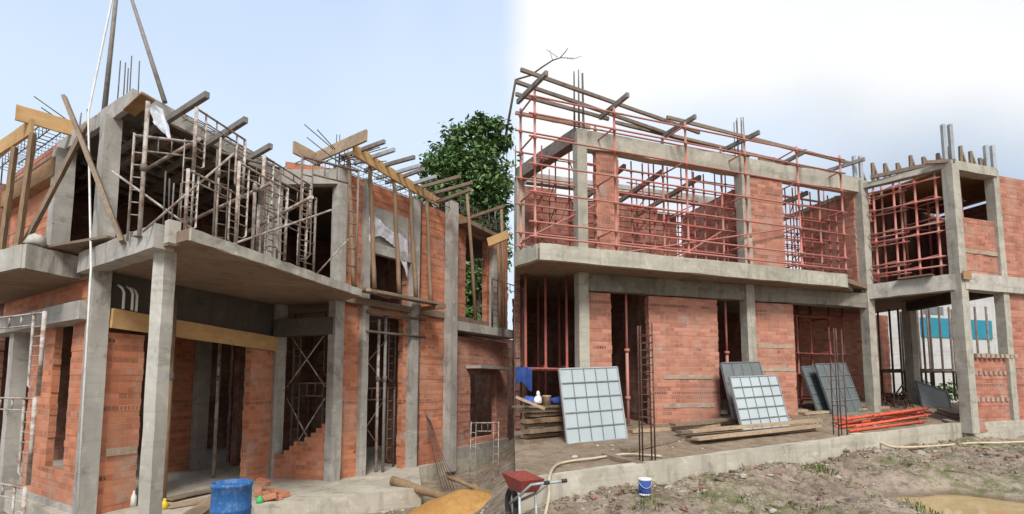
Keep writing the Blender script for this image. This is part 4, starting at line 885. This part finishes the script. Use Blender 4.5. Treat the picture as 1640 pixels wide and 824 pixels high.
for k in range(5):
    p = P2(rl((1000, 1060, 1120, 1290, 1340)[k], -.3, 250), 6.2); q = p - rv * 2.8; one(MB().bar(p, q, .07, .1), 'roof_joist', 'plank', "dark timber joist running back from the roof beam, %s from the left" % "first second third fourth fifth".split()[k], 'joist', 'joists behind the right roof beam')
one(MB().bar(P2(C3, 6.5) + rv * .3, P2(C4, 6.46) + rv * .12 - cu * .15, .07, .08, seg=6, jit=.004), 'roof_batten', 'plank', "grey timber along the roof edge of the protruding wing", 'batten', 'battens over the red scaffold')
p = P2(C4, 6.42) + ru * .0 + rv * .02; one(MB().bar(p - rv * .2 + V((-.35, -.05, .06)), p + V((-.0, -.12, -.02)), .07, .07), 'roof_bearer', 'plank', "short timber stub beside the corner column of the wing", 'timber')
one(MB().bar(P2(C3, U + .24) + cu * .5 + rv * .2, P2(C3, U + .24) + cu * 1.05 + rv * .26, .3, .03, jit=.004), 'scaffold_plank', 'plank', "old plank lying over the wing floor edge", 'plank')
p = P2(C4, U + .15) + rv * .17; one(MB().bar(p - ru * .12, p + ru * .12, .02, .18), 'formwork_piece', 'ply_old', "reddish board piece fixed at the corner column of the wing", 'board')
RG = random.Random(21)
pud = hz(1745, 850, .12)
kA, kB = P2(T9, 0), P2(T1, 0)
def sstep(a, b, x): t = max(0, min(1, (x - a) / (b - a))); return t * t * (3 - 2 * t)
PZ = .13
def gh(x, y):
    base = -.3 + .5 * sstep(-.9, .25, x)
    q = V((x, y, 0)); rise = max(0, x) * .018 + max(0, (q - kA).dot(tu)) * .008
    dk = (q - kA).dot(V((tu.y, -tu.x, 0)))             # distance in front of the kerb
    amp = sstep(-.5, .6, x)
    nzv = .10 * noise.noise(V((x * .9, y * .9, 1))) + .07 * noise.noise(V((x * 2.3, y * 2.3, 5))) + .055 * noise.noise(V((x * 5.5, y * 5.5, 9))) + .035 * noise.noise(V((x * 13, y * 13, 2))) + .02 * noise.noise(V((x * 27, y * 27, 6)))
    bank_ = .07 * math.exp(-((dk - .25) / .3) ** 2)
    z = base + rise + amp * (nzv + bank_ + .02) + (1 - amp) * (.02 * noise.noise(V((x * 2, y * 2, 0))) + .012 * noise.noise(V((x * 9, y * 9, 0))))
    dx, dy = (x - pud.x) / 1.75, (y - pud.y) / 2.1
    d2 = math.sqrt(dx * dx + dy * dy) + .25 * noise.noise(V((x * 1.1, y * 1.1, 8)))
    z = z * sstep(.55, 1.15, d2) + (PZ - .06) * (1 - sstep(.55, 1.15, d2))
    return z
def gg(px, py):                      # pixel -> rough ground
    d = ray(px, py); t = 3.0 / d.y
    while t < 30 / d.y:
        p = CAM + d * t
        if p.z <= gh(p.x, p.y): break
        t += .02 / d.y
    return V((p.x, p.y, gh(p.x, p.y)))
# ================================================================ RIGHT SITE: loose things
def panel(label, bl, br, h, lean, mat, nx, ny, group, name='formwork_shutter'):
    """steel formwork panel standing on bl-br, leaning back by lean metres"""
    bl, br = V(bl), V(br); x = (br - bl); w = x.length; x.normalize(); n = V((-x.y, x.x, 0)); n = n if n.y > 0 else -n
    up = (V((0, 0, 1)) * math.sqrt(max(.01, h * h - lean * lean)) + n * lean).normalized(); z = x.cross(up).normalized(); z = z if z.y < 0 else -z
    th = thing(name, label, 'panel', bl, group)
    P = lambda u, v, o=0: bl + x * u * w + up * v * h + z * o
    MB().hexa([P(0, 0, 0), P(1, 0, 0), P(1, 0, -.03), P(0, 0, -.03)], [P(0, 1, 0), P(1, 1, 0), P(1, 1, -.03), P(0, 1, -.03)]).build('face', mat, th)
    for i in range(1, nx): m = MB(); m.bar(P(i / nx, .01, .008), P(i / nx, .99, .008), .009, .014, up=z); m.build('rib', 'rib', th)
    for j in range(1, ny): m = MB(); m.bar(P(.005, j / ny, .010), P(.995, j / ny, .010), .018, .018, up=z); m.build('rib', 'rib', th)
    m = MB()
    for a, b in (((0, 0), (1, 0)), ((0, 1), (1, 1)), ((0, 0), (0, 1)), ((1, 0), (1, 1))): m.bar(P(*a, -.01), P(*b, -.01), .022, .05, up=z)
    m.build('rim', 'rib' if mat == 'panel_d' else 'galv', th); return th
GPN = 'steel formwork panels leaning on the right house'
def gz(px, py):                      # pixel -> terrace point
    d = ray(px, py); t = 5.0 / d.y
    while t < 15 / d.y:
        p = CAM + d * t
        if p.z <= terr(p.x, p.y): break
        t += .01 / d.y
    return V((p.x, p.y, terr(p.x, p.y)))
def wp(px, y, z=0): x = (px - CX) / F * y; return V((x, y, terr(x, y) + z))
a, b = gz(909, 712), gz(1004, 702); hA = at(905, 589, a.y + .25).z - a.z
panel("large pale blue grid panel leaning near the left column", a, b, hA, .25, 'panel', 5, 5, GPN)
a, b = gz(1182, 690), gz(1257, 682); a, b = a + rv * .12, b + rv * .12
th = panel("pale blue grid panel leaning in front of a darker one, by the second doorway", a, b, at(1166, 602, a.y + .25).z - a.z, .25, 'panel', 5, 5, GPN)
a, b = gz(1178, 682), gz(1240, 676); panel("grey panel mostly hidden behind the pale grid panel by the second doorway", a, b, at(1176, 579, a.y + .3).z - a.z, .3, 'panel_d', 4, 3, GPN)
a, b = gz(1322, 662), gz(1364, 657); panel("lighter grey panel leaning behind the dark one by the inner column", a - ru * .12 + V((0, .1, 0)), b - V((0, -.1, 0)), at(1315, 584, a.y + .45).z - a.z, .35, 'panel_d', 3, 5, GPN)
a, b = gz(1334, 664), gz(1382, 659); panel("dark grey panel leaning against the inner corner column", a, b, at(1330, 580, a.y + .3).z - a.z, .35, 'panel_d', 4, 4, GPN)
a, b = wp(1474, 13.0), wp(1524, 13.2); th = panel("dark sheet leaning askew behind the open wing columns", a, b, .72, .3, 'panel_d', 1, 1, GPN, 'steel_sheet'); th.rotation_euler = (0, math.radians(14), 0)
# stacked planks
names = "lowest|second|third|fourth|top front|top rear".split('|')
for i, (p0, p1, z, dy) in enumerate((((1095, 704), (1290, 688), .03, .12), ((1102, 709), (1300, 690), .03, 0), ((1090, 702), (1270, 684), .09, .1), ((1112, 712), (1308, 690), .09, -.04), ((1105, 706), (1312, 686), .15, .0), ((1084, 696), (1230, 680), .15, .22))):
    p, q = gz(*p0) + V((0, dy, z)), gz(*p1) + V((0, dy, z)); one(MB().bar(p, q, .16, .045, seg=6, jit=.004), 'timber_plank', ('plank', 'pole', 'plank', 'pale', 'pale', 'plank')[i], names[i] + " plank of the flat stack before the second doorway", 'plank', 'planks stacked before the second doorway')
for i, (p0, p1) in enumerate((((1010, 694), (1150, 684)), ((1000, 725), (1085, 706)), ((1150, 672), (1290, 660)), ((970, 732), (1030, 750)), ((1285, 665), (1420, 655)))):
    p, q = gz(*p0) + V((0, 0, .03)), gz(*p1) + V((0, 0, .03)); one(MB().bar(p, q, .14, .05, seg=5, jit=.005), 'timber_plank', 'pale' if i % 2 == 0 else 'plank', "single plank lying on the terrace, " + ("under the brick wall", "from the rebar cage to the plank stack", "along the wall past the leaning panels", "across the hose at the kerb", "before the wide ground opening")[i], 'plank', 'single planks on the terrace')
nn = "bottom|second|third|fourth|fifth|sixth|top".split('|')
for k in range(7):
    a = gz(826, 712); p = V((LX + .08 + .05 * (k % 3), a.y + .12 * (k % 2), a.z + .03 + k * .085)); q = gz(905, 700); q = V((q.x + .03 * (k % 2), q.y + .1 * (k % 2), p.z + .012 * (k % 3)))
    one(MB().bar(p, q, .16, .05 if k % 2 else .07, seg=5, jit=.005), 'timber_plank', ('plank', 'pole', 'plank')[k % 3], nn[k] + " timber of the stack under the bags at the left end", 'plank', 'timbers stacked at the left end')
zt_ = gz(826, 712).z + .03 + 7 * .085 - .03
b0 = V((LX + .06, gz(826, 712).y + .1, zt_)); b1_ = V((gz(905, 700).x, gz(905, 700).y + .1, zt_))
one(MB().bar(b0 + V((0, 0, .0)), b1_ + V((0, 0, .0)), .42, .03, seg=5, jit=.003), 'table_board', 'plank', "board carrying bags and a tub on the timber stack", 'board')
zt_ += .017
def bpt(px): u = (px - 828) / 78; return b0.lerp(b1_, max(0, min(1, u))) + V((0, 0, .017))
p = bpt(845); one(MB().blob(p + V((0, 0, .07)), .1, .09, .1, 12, .2, 2, True), 'plastic_bag', 'bluebag', "blue bag on the board at the left end", 'bag', 'bags on the timber stack')
p = bpt(858) + V((0, -.08, 0)); m = MB(); m.blob(p + V((0, 0, .07)), .085, .08, .1, 12, .18, 5, True); m.blob(p + V((.01, 0, .2)), .035, .03, .05, 8, .1, 1); one(m, 'plastic_bag', 'white', "knotted white bag between the blue bag and the tub", 'bag', 'bags on the timber stack')
p = bpt(874) + V((0, -.02, 0)); one(MB().lathe([(.07, 0), (.075, .14), (.08, .145), (.08, .165), (.07, .17)], 16, p), 'plastic_tub', 'pale', "cream tub standing between the white bag and the right blue bag", 'tub')
p = bpt(893); one(MB().blob(p + V((0, 0, .06)), .12, .1, .085, 12, .2, 8, True), 'plastic_bag', 'bluebag', "flat blue bag on the board beside the pale grid panel", 'bag', 'bags on the timber stack')
p0, p1 = at(822, 636, b0.y - .3), at(872, 655, b0.y - .25); one(MB().bar(p0 + V((.04, 0, 0)), p1, .1, .045, seg=4, jit=.003), 'timber_plank', 'pale', "pale beam end poking out below the bags at the left end", 'timber')
# blue cloth on the cross tube
q = ll[0]; q2 = rl(855, -.27, 575)
def bc(u, v):
    p = P2(rl(826, -.22, 575), 0).lerp(P2(rl(852, -.22, 575), 0), u); return V((p.x, p.y + .03 * math.sin(u * 9) * (.4 + v) - .02, 1.97 - v * .36 * (1 - .25 * math.sin(u * 5)) ))
one(MB().grid(bc, 16, 8), 'hanging_cloth', 'bluecloth', "dark blue cloth hanging from the cross tube at the left end", 'cloth')
# rebar cages standing on the kerb
def cagecol(label, px, pyb, pyt, s, n):
    b = gz(px, pyb); b.z += -.02; top = at(px, pyt, b.y).z; th = thing('rebar_cage', label, 'rebar cage', b, 'upright rebar cages')
    cs = [(-s, -s), (s, -s), (s, s), (-s, s)]
    for x, y in cs: MB().tube([b + V((x, y, -.05)), V((b.x + x * .9 + random.uniform(-.01, .01), b.y + y, top + random.uniform(-.05, .03)))], .011, 6).build('bar', 'rebar', th)
    for k in range(n):
        z = b.z + (top - b.z) * (.28 + .70 * k / n); pts = [V((b.x + x * 1.08, b.y + y * 1.08, z)) for x, y in cs]; MB().tube(pts + [pts[0]], .006, 5).build('stirrup', 'rebar', th)
    return th
cagecol("tall rusty rebar cage standing at the kerb before the brick wall", 1037, 741, 522, .085, 13)
cagecol("shorter rusty rebar cage standing at the kerb by the orange pipes", 1346, 698, 525, .075, 3)
# orange pipes
pn = "lowest front|lowest middle|lowest rear|second layer front|second layer rear|crooked one on top|shortest on top|rearmost".split('|')
for i, (a, b, z) in enumerate((((1360, 694), (1480, 678), .035), ((1345, 688), (1470, 672), .035), ((1340, 683), (1462, 668), .035), ((1370, 692), (1490, 672), .1), ((1336, 680), (1478, 668), .1), ((1352, 686), (1488, 664), .16), ((1400, 680), (1486, 667), .17), ((1380, 680), (1490, 664), .05))):
    p, q = gz(*a) + V((0, 0, z)), gz(*b) + V((0, 0, z)); th = thing('scaffold_pipe', "orange-red pipe in the pile on the kerb: " + pn[i], 'pipe', p, 'orange-red pipes piled by the kerb')
    MB().tube([p, q], .027, 8).build('tube', 'orange_pipe', th)
    for t in (.08, .5, .93): c = p.lerp(q, t); d = (q - p).normalized(); MB().tube([c - d * .03, c + d * .03], .041, 8).build('cup', 'orange_pipe', th)
# bucket
GR = .2
p = gg(1033, 794); s_b = (at(1043, 790, p.y).x - at(1022, 790, p.y).x) / 2; hb = at(1033, 766, p.y).z - p.z
th = thing('paint_bucket', "white and blue paint bucket standing below the kerb", 'bucket', p)
MB().lathe([(s_b * .85, 0), (s_b * .98, hb * .9)], 20, p).build('body', 'bluebag', th); MB().lathe([(s_b, hb * .88), (s_b * 1.05, hb * .9), (s_b * 1.05, hb), (s_b * .95, hb * 1.01)], 20, p).build('lid', 'white', th)
MB().lathe([(s_b * .865, .002), (s_b * .89, hb * .13)], 20, p).build('white_band', 'white', th)
m = MB(); m.tube([p + V((s_b * 1.0 * math.cos(a), -s_b * 1.02 * abs(math.sin(a)) - .005, hb * .9 - s_b * 1.1 * math.sin(a))) for a in [k * math.pi / 10 for k in range(11)]], .004, 5); m.build('handle', 'galv', th)
# hoses
def smooth(pts, n=8):
    out = []
    for i in range(len(pts) - 1):
        p0, p1, p2, p3 = pts[max(i - 1, 0)], pts[i], pts[i + 1], pts[min(i + 2, len(pts) - 1)]
        for k in range(n):
            t = k / n; out.append(.5 * ((2 * p1) + (p2 - p0) * t + (2 * p0 - 5 * p1 + 4 * p2 - p3) * t * t + (3 * p1 - p0 - 3 * p2 + p3) * t ** 3))
    return out + [pts[-1]]
ht = [gz(px, py) + V((0, 0, .03)) for px, py in ((1060, 735), (1010, 731), (985, 733), (950, 738), (912, 743), (890, 750))]
kp = T9.lerp(T0, .85); e1 = at(880, 764, 5.92); e2 = at(879, 795, 5.75); e2b = at(872, 830, 5.45)
one(MB().tube(smooth(ht + [e1, e2, e2b]), .018, 8), 'garden_hose', 'hose', "cream hose running along the terrace and down over the kerb at the left", 'hose', 'cream hoses')
hk = gz(1376, 699); h2 = [hk + V((-.1, .1, .02)), hk + V((.05, 0, .03)), hk + tu * .35 + tn * .12 + V((0, 0, -.10))] + [gg(*q) + V((0, 0, .03)) for q in ((1432, 719), (1480, 719), (1520, 716), (1560, 714), (1600, 713), (1640, 712), (1700, 712))]
one(MB().tube(smooth(h2), .022, 8), 'garden_hose', 'hose', "cream hose dropping off the kerb and running right over the mud", 'hose', 'cream hoses')
p, q = at(905, 780, 5.6) , at(760, 0, 5)
# wheelbarrow, cut by the join at the left
wb = at(834, 790, 5.0); wb.x = .07
th = thing('wheelbarrow', "rusty red wheelbarrow with pale handles at the bottom left of the kerb", 'wheelbarrow', V((wb.x, wb.y, .0)))
zt2 = at(834, 766, 5.0).z; zb2_ = at(834, 787, 5.0).z
o = V((wb.x + .06, wb.y, 0)); ax = V((.5, -.87, 0)) * .6; ay = V((.87, .5, 0)) * .6
def w_(a, b_2, z): return o + ax * a + ay * b_2 + V((0, 0, z))
MB().hexa([w_(-.26, -.15, zb2_), w_(.12, -.15, zb2_), w_(.12, .15, zb2_), w_(-.26, .15, zb2_)], [w_(-.40, -.22, zt2 + .03), w_(.22, -.22, zt2), w_(.22, .22, zt2), w_(-.40, .22, zt2 + .03)]).build('tray', 'barrow', th)
for sy in (-.15, .15):
    MB().tube([w_(-.42, sy * .3, zb2_ - .16), w_(.08, sy, zb2_ - .02), w_(.3, sy * 1.1 + .08, zt2 - .03), w_(.42, sy * 1.1 + .34, zt2 - .01)], .014, 8).build('handle', 'galv', th)
    MB().tube([w_(.42, sy * 1.1 + .34, zt2 - .01), w_(.385, sy * 1.1 + .26, zt2 - .016)], .019, 8).build('grip', 'rubber', th)
    MB().tube([w_(.06, sy, zb2_), w_(.1, sy, -.02)], .014, 8).build('leg', 'galv', th)
wc = w_(-.44, 0, zb2_ - .17); m = MB(); m.tube([wc + ax * (.14 * math.cos(a)) + V((0, 0, .14 * math.sin(a))) for a in [k * math.pi / 12 for k in range(25)]], .03, 8); m.build('wheel', 'rubber', th)
# heap of bent stirrups and a wheelbarrow-like shape in the wing
for i in range(26):
    p = wp(random.uniform(1402, 1448), random.uniform(12.3, 13.4)) ; a_ = random.uniform(0, 3.1); r_ = random.uniform(.1, .2); tl_ = random.uniform(.2, 1.0); ux = V((math.cos(a_), math.sin(a_), 0)); uy = V((-math.sin(a_) * (1 - tl_), math.cos(a_) * (1 - tl_), tl_)).normalized(); c = p + V((0, 0, r_ * tl_ + .01))
    sq = [c + ux * x * r_ + uy * y * r_ for x, y in ((-1, -1), (1, -1), (1, 1), (-1, 1), (-1, -1))]
    one(MB().tube(sq, .008, 5), 'bent_stirrup', 'rebar', "bent rusty stirrup in the tangled heap inside the wing", 'stirrup', 'heap of bent stirrups inside the wing')
p = wp(1428, 13.9); th = thing('wheelbarrow', "dark upturned barrow tray standing in the wing behind the stirrup heap", 'wheelbarrow', p)
MB().hexa([p + V((-.32, -.1, .02)), p + V((.18, -.1, .02)), p + V((.18, .25, .02)), p + V((-.32, .25, .02))], [p + V((-.4, -.16, .24)), p + V((.24, -.16, .16)), p + V((.24, .3, .16)), p + V((-.4, .3, .24))]).build('tray', 'rubber', th)
MB().tube([p + V((.1, 0, .1)), p + V((.45, -.05, .55))], .02, 7).build('handle', 'scaf_d', th); MB().tube([p + V((.1, .15, .1)), p + V((.42, .15, .5))], .02, 7).build('handle', 'scaf_d', th)
for i, (a, b, z) in enumerate((((1496, 12.0), (1532, 11.4), .03), ((1500, 12.1), (1526, 11.5), .08), ((1506, 11.0), (1524, 10.7), .04), ((1402, 11.9), (1442, 11.6), .03))):
    one(MB().bar(wp(*a, z), wp(*b, z), .12, .05, jit=.006), 'timber_plank', 'plank', "short timber offcut on the wing floor, " + ("lower by the corner column", "upper by the corner column", "at the foot of the corner column", "before the stirrup heap")[i], 'timber', 'offcuts on the wing floor')
# ================================================================ neighbour with teal band, beyond the wing
A, B = at(1405, 600, 17.5), at(1680, 600, 20.0); dN, nN = perp(A, B)
H3 = thing('neighbour_building', "white building with a teal band seen through the open wing", 'building', P2(A, .5))
L3 = (P2(B, 0) - P2(A, 0)).length; A0 = P2(A, 0)
def slabw(z0, z1, o, mat, nm, s0=0, s1=None): m = MB(); s1 = s1 or L3; m.prism([A0 + dN * s0 - nN * o, A0 + dN * s1 - nN * o, A0 + dN * s1 + nN * .2, A0 + dN * s0 + nN * .2], z0, z1); return m.build(nm, mat, H3)
slabw(.3, 5.4, 0, 'plaster', 'wall'); tb = (sdist(1476, 560, A, B), sdist(1590, 560, A, B))
m = MB(); z0, z1 = at(1500, 540, 18.2).z, at(1500, 509, 18.2).z; nC = 46
for i in range(nC):
    sA = tb[0] + (tb[1] - tb[0]) * i / nC; w = (tb[1] - tb[0]) / nC; m.prism([A0 + dN * sA - nN * .02, A0 + dN * (sA + w * .5) - nN * .06, A0 + dN * (sA + w) - nN * .02], z0, z1)
m.build('teal_cladding', 'teal', H3)
wd = slabw(z1 + .12, z1 + .42, .012, 'panel_d', 'window', tb[0] + .2, tb[0] + 1.2); slabw(z1 + .12, z1 + .4, .012, 'panel_d', 'window', tb[0] + 1.9, tb[0] + 2.5)
# neighbour at far left
A, B = at(-60, 600, 15.5), at(70, 600, 17.5); dN, nN = perp(A, B)
H4 = thing('neighbour_house', "small house with a red tiled roof seen past the far left scaffold", 'house', P2(A, -.3))
A0 = P2(A, 0); L3 = 5.0
m = MB(); m.prism([A0, A0 + dN * L3, A0 + dN * L3 + nN * 3, A0 + nN * 3], -.3, 1.45); m.build('wall', 'brick_d', H4)
m = MB(); ez = 1.4; m.add([A0 - dN * .4 - nN * .5 + V((0, 0, ez)), A0 + dN * (L3 + .4) - nN * .5 + V((0, 0, ez)), A0 + dN * (L3 + .4) + nN * 1.5 + V((0, 0, ez + 1.0)), A0 - dN * .4 + nN * 1.5 + V((0, 0, ez + 1.0)),
      A0 - dN * .4 - nN * .5 + V((0, 0, ez - .1)), A0 + dN * (L3 + .4) - nN * .5 + V((0, 0, ez - .1)), A0 + dN * (L3 + .4) + nN * 3.5 + V((0, 0, ez - .1)), A0 - dN * .4 + nN * 3.5 + V((0, 0, ez - .1))], [(0, 1, 2, 3), (0, 4, 5, 1), (3, 2, 6, 7), (1, 5, 6, 2), (0, 3, 7, 4), (4, 7, 6, 5)]); m.build('roof', 'tile', H4)
m = MB(); c = A0 + dN * 2.0 - nN * .02; m.prism([c, c + dN * .9, c + dN * .9 - nN * .03, c - nN * .03], .2, 1.1); m.build('window', 'plaster', H4)
# ================================================================ ground
def gnear(u, v): x = -9 + 24 * u; y = 3.2 + 11.0 * v; return V((x, y, gh(x, y)))
g1 = MB(); nx, ny = 640, 300
g1.grid(gnear, nx, ny)
keep = []
for f in g1.f:
    c = sum((g1.v[i] for i in f), V()) / 4; dk = (V((c.x, c.y, 0)) - kA).dot(V((tu.y, -tu.x, 0)))
    if dk < -.35 and c.x > .3 and not c.x > 10.2: continue
    keep.append(f)
g1.f = keep; g1.sm = [True] * len(keep)
go = g1.build('ground', 'mud'); kind(go, 'structure')
def ring(k): return [V((-9 - k, 3.2 - min(k, 30), -.34)), V((15 + k, 3.2 - min(k, 30), -.34)), V((15 + k, 14.2 + k, -.34)), V((-9 - k, 14.2 + k, -.34))]
far = MB(); far.add([V((-600, -200, -.40)), V((600, -200, -.40)), V((600, 1200, -.40)), V((-600, 1200, -.40))], [(0, 1, 2, 3)]); kind(far.build('far_ground', 'mud'), 'structure')
w_ = MB(); w_.grid(lambda u, v: V((pud.x - 2.6 + 5.2 * u, pud.y - 3 + 6 * v, PZ)), 2, 2); kind(w_.build('puddle_water', 'water'), 'structure')
# rubble
m = MB(); mb2 = MB()
for i in range(6500):
    x = RG.uniform(-.2, 11); y = RG.uniform(4.6, 10.8); q = V((x, y, 0)); dk = (q - kA).dot(V((tu.y, -tu.x, 0)))
    if dk < .12 or dk > 4.5: continue
    if math.hypot((x - pud.x) / 1.7, (y - pud.y) / 2.0) < .95: continue
    s_ = RG.uniform(.006, .022) * (2.4 if RG.random() < .07 else 1)
    mb = m if RG.random() < .3 else mb2
    if RG.random() < .35: 
        q = kA + tu * RG.uniform(.3, 9.5) + V((tu.y, -tu.x, 0)) * abs(RG.gauss(.12, .22)); x, y = q.x, q.y; s_ *= 1.5
    mb.blob(V((x, y, gh(x, y) + s_ * .25)), s_ * RG.uniform(.8, 1.7), s_ * RG.uniform(.6, 1.2), s_ * RG.uniform(.35, .8), 5, .42, i)
m.sm = [False] * len(m.sm); mb2.sm = [False] * len(mb2.sm); kind(m.build('rubble', 'stone'), 'stuff'); kind(mb2.build('clods', 'dirt'), 'stuff')
m = MB()
for i in range(60):
    x = RG.uniform(.4, 9); y = RG.uniform(4.8, 10); q = V((x, y, 0)); dk = (q - kA).dot(V((tu.y, -tu.x, 0)))
    if dk < .1 or dk > 3.5 or math.hypot((x - pud.x) / 1.7, (y - pud.y) / 2.0) < 1.0: continue
    a_ = RG.uniform(0, 3.14); l = RG.uniform(.02, .06); z = gh(x, y) + .012; m.bar(V((x - l * math.cos(a_), y - l * math.sin(a_), z)), V((x + l * math.cos(a_), y + l * math.sin(a_), z + RG.uniform(-.01, .03))), RG.uniform(.02, .045), RG.uniform(.015, .03), jit=.008)
kind(m.build('brick_rubble', 'brick_m'), 'stuff')
m = MB()
for i in range(110):
    x = RG.uniform(.4, 9); y = RG.uniform(4.8, 10); q = V((x, y, 0)); dk = (q - kA).dot(V((tu.y, -tu.x, 0)))
    if dk < .1 or dk > 3.5 or math.hypot((x - pud.x) / 1.7, (y - pud.y) / 2.0) < .95: continue
    a_ = RG.uniform(0, 3.14); l = RG.uniform(.05, .2); z = gh(x, y) + .015; m.bar(V((x - l * math.cos(a_), y - l * math.sin(a_), z)), V((x + l * math.cos(a_), y + l * math.sin(a_), z + RG.uniform(-.02, .04))), .012, .01)
kind(m.build('twig_litter', 'plank'), 'stuff')
m = MB()
for i in range(160):
    x = RG.uniform(.3, 9); y = RG.uniform(6.2, 11.5); q = V((x, y, 0)); dk = (q - kA).dot(V((tu.y, -tu.x, 0)))
    if dk > -.25: continue
    s_ = RG.uniform(.012, .04); m.blob(V((x, y, tz(x, y) + s_ * .2)), s_ * RG.uniform(.8, 1.7), s_, s_ * .6, 6, .3, i)
for i in range(170):
    x = RG.uniform(-4, -.3); y = RG.uniform(6.8, 11); s_ = RG.uniform(.012, .045)
    c = V((x, y, 0)); 
    if (c - P2(k1, 0)).cross(P2(k2, 0) - P2(k1, 0)).z < 0.05: continue
    m.blob(V((x, y, gh(x, y) + s_ * .2)), s_ * RG.uniform(.8, 1.7), s_, s_ * .6, 6, .3, i)
kind(m.build('gravel', 'stone'), 'stuff')
# weeds
m = MB()
def tuft(x, y, n, h, sp, zf=gh):
    for _ in range(n):
        a_ = RG.uniform(0, 6.28); r_ = sp * math.sqrt(RG.random()); bx, by = x + r_ * math.cos(a_), y + r_ * math.sin(a_); z = zf(bx, by) - .01; hh = h * RG.uniform(.4, 1); l = RG.uniform(0, 6.28); w = RG.uniform(.004, .009)
        dx, dy = math.cos(l), math.sin(l); k_ = RG.uniform(.2, .9) * hh; b = V((bx, by, z)); sd_ = V((-dy, dx, 0)) * w
        m.add([b - sd_, b + sd_, b + V((dx * k_ * .45, dy * k_ * .45, hh * .7)) + sd_ * .7, b + V((dx * k_ * .45, dy * k_ * .45, hh * .7)) - sd_ * .7, b + V((dx * k_, dy * k_, hh * .85))], [(0, 1, 2, 3), (3, 2, 4)])
for i in range(420):
    x = RG.uniform(.4, 9.5); y = RG.uniform(4.6, 9.5); q = V((x, y, 0)); dk = (q - kA).dot(V((tu.y, -tu.x, 0)))
    if dk < .15 or math.hypot((x - pud.x) / 1.7, (y - pud.y) / 2.0) < 1.0: continue
    if noise.noise(V((x * .7, y * .7, 3))) < -.02: continue
    tuft(x, y, RG.randint(5, 22), RG.uniform(.03, .10), RG.uniform(.05, .22))
for px, py in ((1170, 765), (1180, 760), (1310, 765), (1320, 772), (1300, 760), (1040, 822), (1160, 757), (1480, 822)):
    p = hz(px, py, .25); tuft(p.x, p.y, 60, .14, .2)
kind(m.build('weed_grass', 'weed'), 'stuff')
m = MB(); 
for i in range(40): p = P2(F0, U + .28) + V((RG.uniform(-.32, .02), RG.uniform(.02, .6), 0)); 
# ================================================================ trees
def tree(label, base, blobs, nleaf, ls, seed, limbs=(), group=None, extra=None):
    R = random.Random(seed); th = thing('leafy_tree', label, 'tree', base, group); base = V(base)
    top = V(blobs[0][0]); m = MB(); m.tube([base, base.lerp(top, .3) + V((.15, 0, 0)), base.lerp(top, .6), top], .28, 10, .06); m.build('trunk', 'bark', th)
    for c, r in blobs[1:]:
        a = base.lerp(top, R.uniform(.35, .7)); MB().tube([a, a.lerp(V(c), .5) + V((0, 0, .2)), V(c)], .1, 7, .03).build('limb', 'bark', th)
    m = MB(); tot = sum(r * r for c, r in blobs)
    for c, r in blobs:
        c = V(c); nc = max(8, int(nleaf * r * r / tot / 26))
        for k in range(nc):
            d = V((R.gauss(0, 1), R.gauss(0, 1), R.gauss(0, 1))).normalized(); cc = c + d * r * R.uniform(.55, 1.08); cr = r * R.uniform(.16, .34)
            for _ in range(26):
                p = cc + V((R.gauss(0, cr * .6), R.gauss(0, cr * .6), R.gauss(0, cr * .38))); n = (V((R.gauss(0, .7), R.gauss(0, .7), R.gauss(.8, .5))) + d * .4).normalized(); x = n.cross(V((R.gauss(0, 1), R.gauss(0, 1), R.gauss(0, 1)))).normalized(); y = n.cross(x); l = ls * R.uniform(.6, 1.3)
                m.add([p - x * l, p + y * l * .45, p + x * l, p - y * l * .45], [(0, 1, 2, 3)])
    m.build('crown', 'leaf', th)
    if extra:
        for pts, r0, r1 in extra: MB().tube(pts, r0, 6, r1).build('bare_branch', 'bark', th)
    return th
def b_(px, py, y, r): return (at(px, py, y), r)
TY = 19.0
tw0 = at(812, 205, TY); TWY = 15.0
sc = lambda pts, y: [at(px, py, y) for px, py in pts]
tw = [(sc(((806, 240), (826, 128), (850, 121), (868, 108), (885, 97), (897, 93), (905, 84), (910, 77)), TY), .05, .012), (sc(((896, 93), (908, 93), (918, 95), (932, 90)), TY), .018, .008), (sc(((908, 94), (920, 93)), TY), .014, .006), (sc(((885, 97), (880, 80)), TY), .012, .006), (sc(((893, 92), (880, 83), (874, 80)), TY), .012, .006)]
tree("big dense green tree standing behind the left house with one bare twig", at(760, 640, TY) , [b_(760, 300, TY, 1.5), b_(790, 222, TY, .72), b_(745, 245, TY, 1.0), b_(715, 270, TY + .5, .95), b_(778, 290, TY, .95), b_(705, 330, TY, .9), b_(750, 350, TY + .6, 1.3), b_(782, 370, TY + .4, .8), b_(770, 420, TY + .8, 1.1), b_(735, 440, TY, 1.2), b_(770, 470, TY + 1, .9), b_(740, 520, TY + .5, 1.3), b_(772, 213, TY - .3, .62), b_(692, 290, TY, .5)], 30000, .115, 4, extra=tw)
tree("small bush-like tree seen through the slit window", at(95, 660, 13), [b_(95, 590, 13, .7), b_(85, 620, 13, .8), b_(110, 650, 13, .8), b_(40, 605, 14, .5), b_(60, 650, 13.5, .6)], 3500, .07, 8)
tree("small leafy tree at the back of the left house, seen through its back window", at(330, 700, 19), [b_(330, 620, 19, 1.1), b_(360, 640, 19.5, 1.0), b_(300, 640, 19, 1.0), b_(480, 620, 20, 1.2)], 4000, .09, 12)
tree("low green shrub by the white neighbour wall behind the wing", at(1500, 660, 15.5), [b_(1500, 630, 15.5, .45), b_(1520, 640, 15.4, .4), b_(1450, 645, 15.5, .35)], 1500, .06, 15)
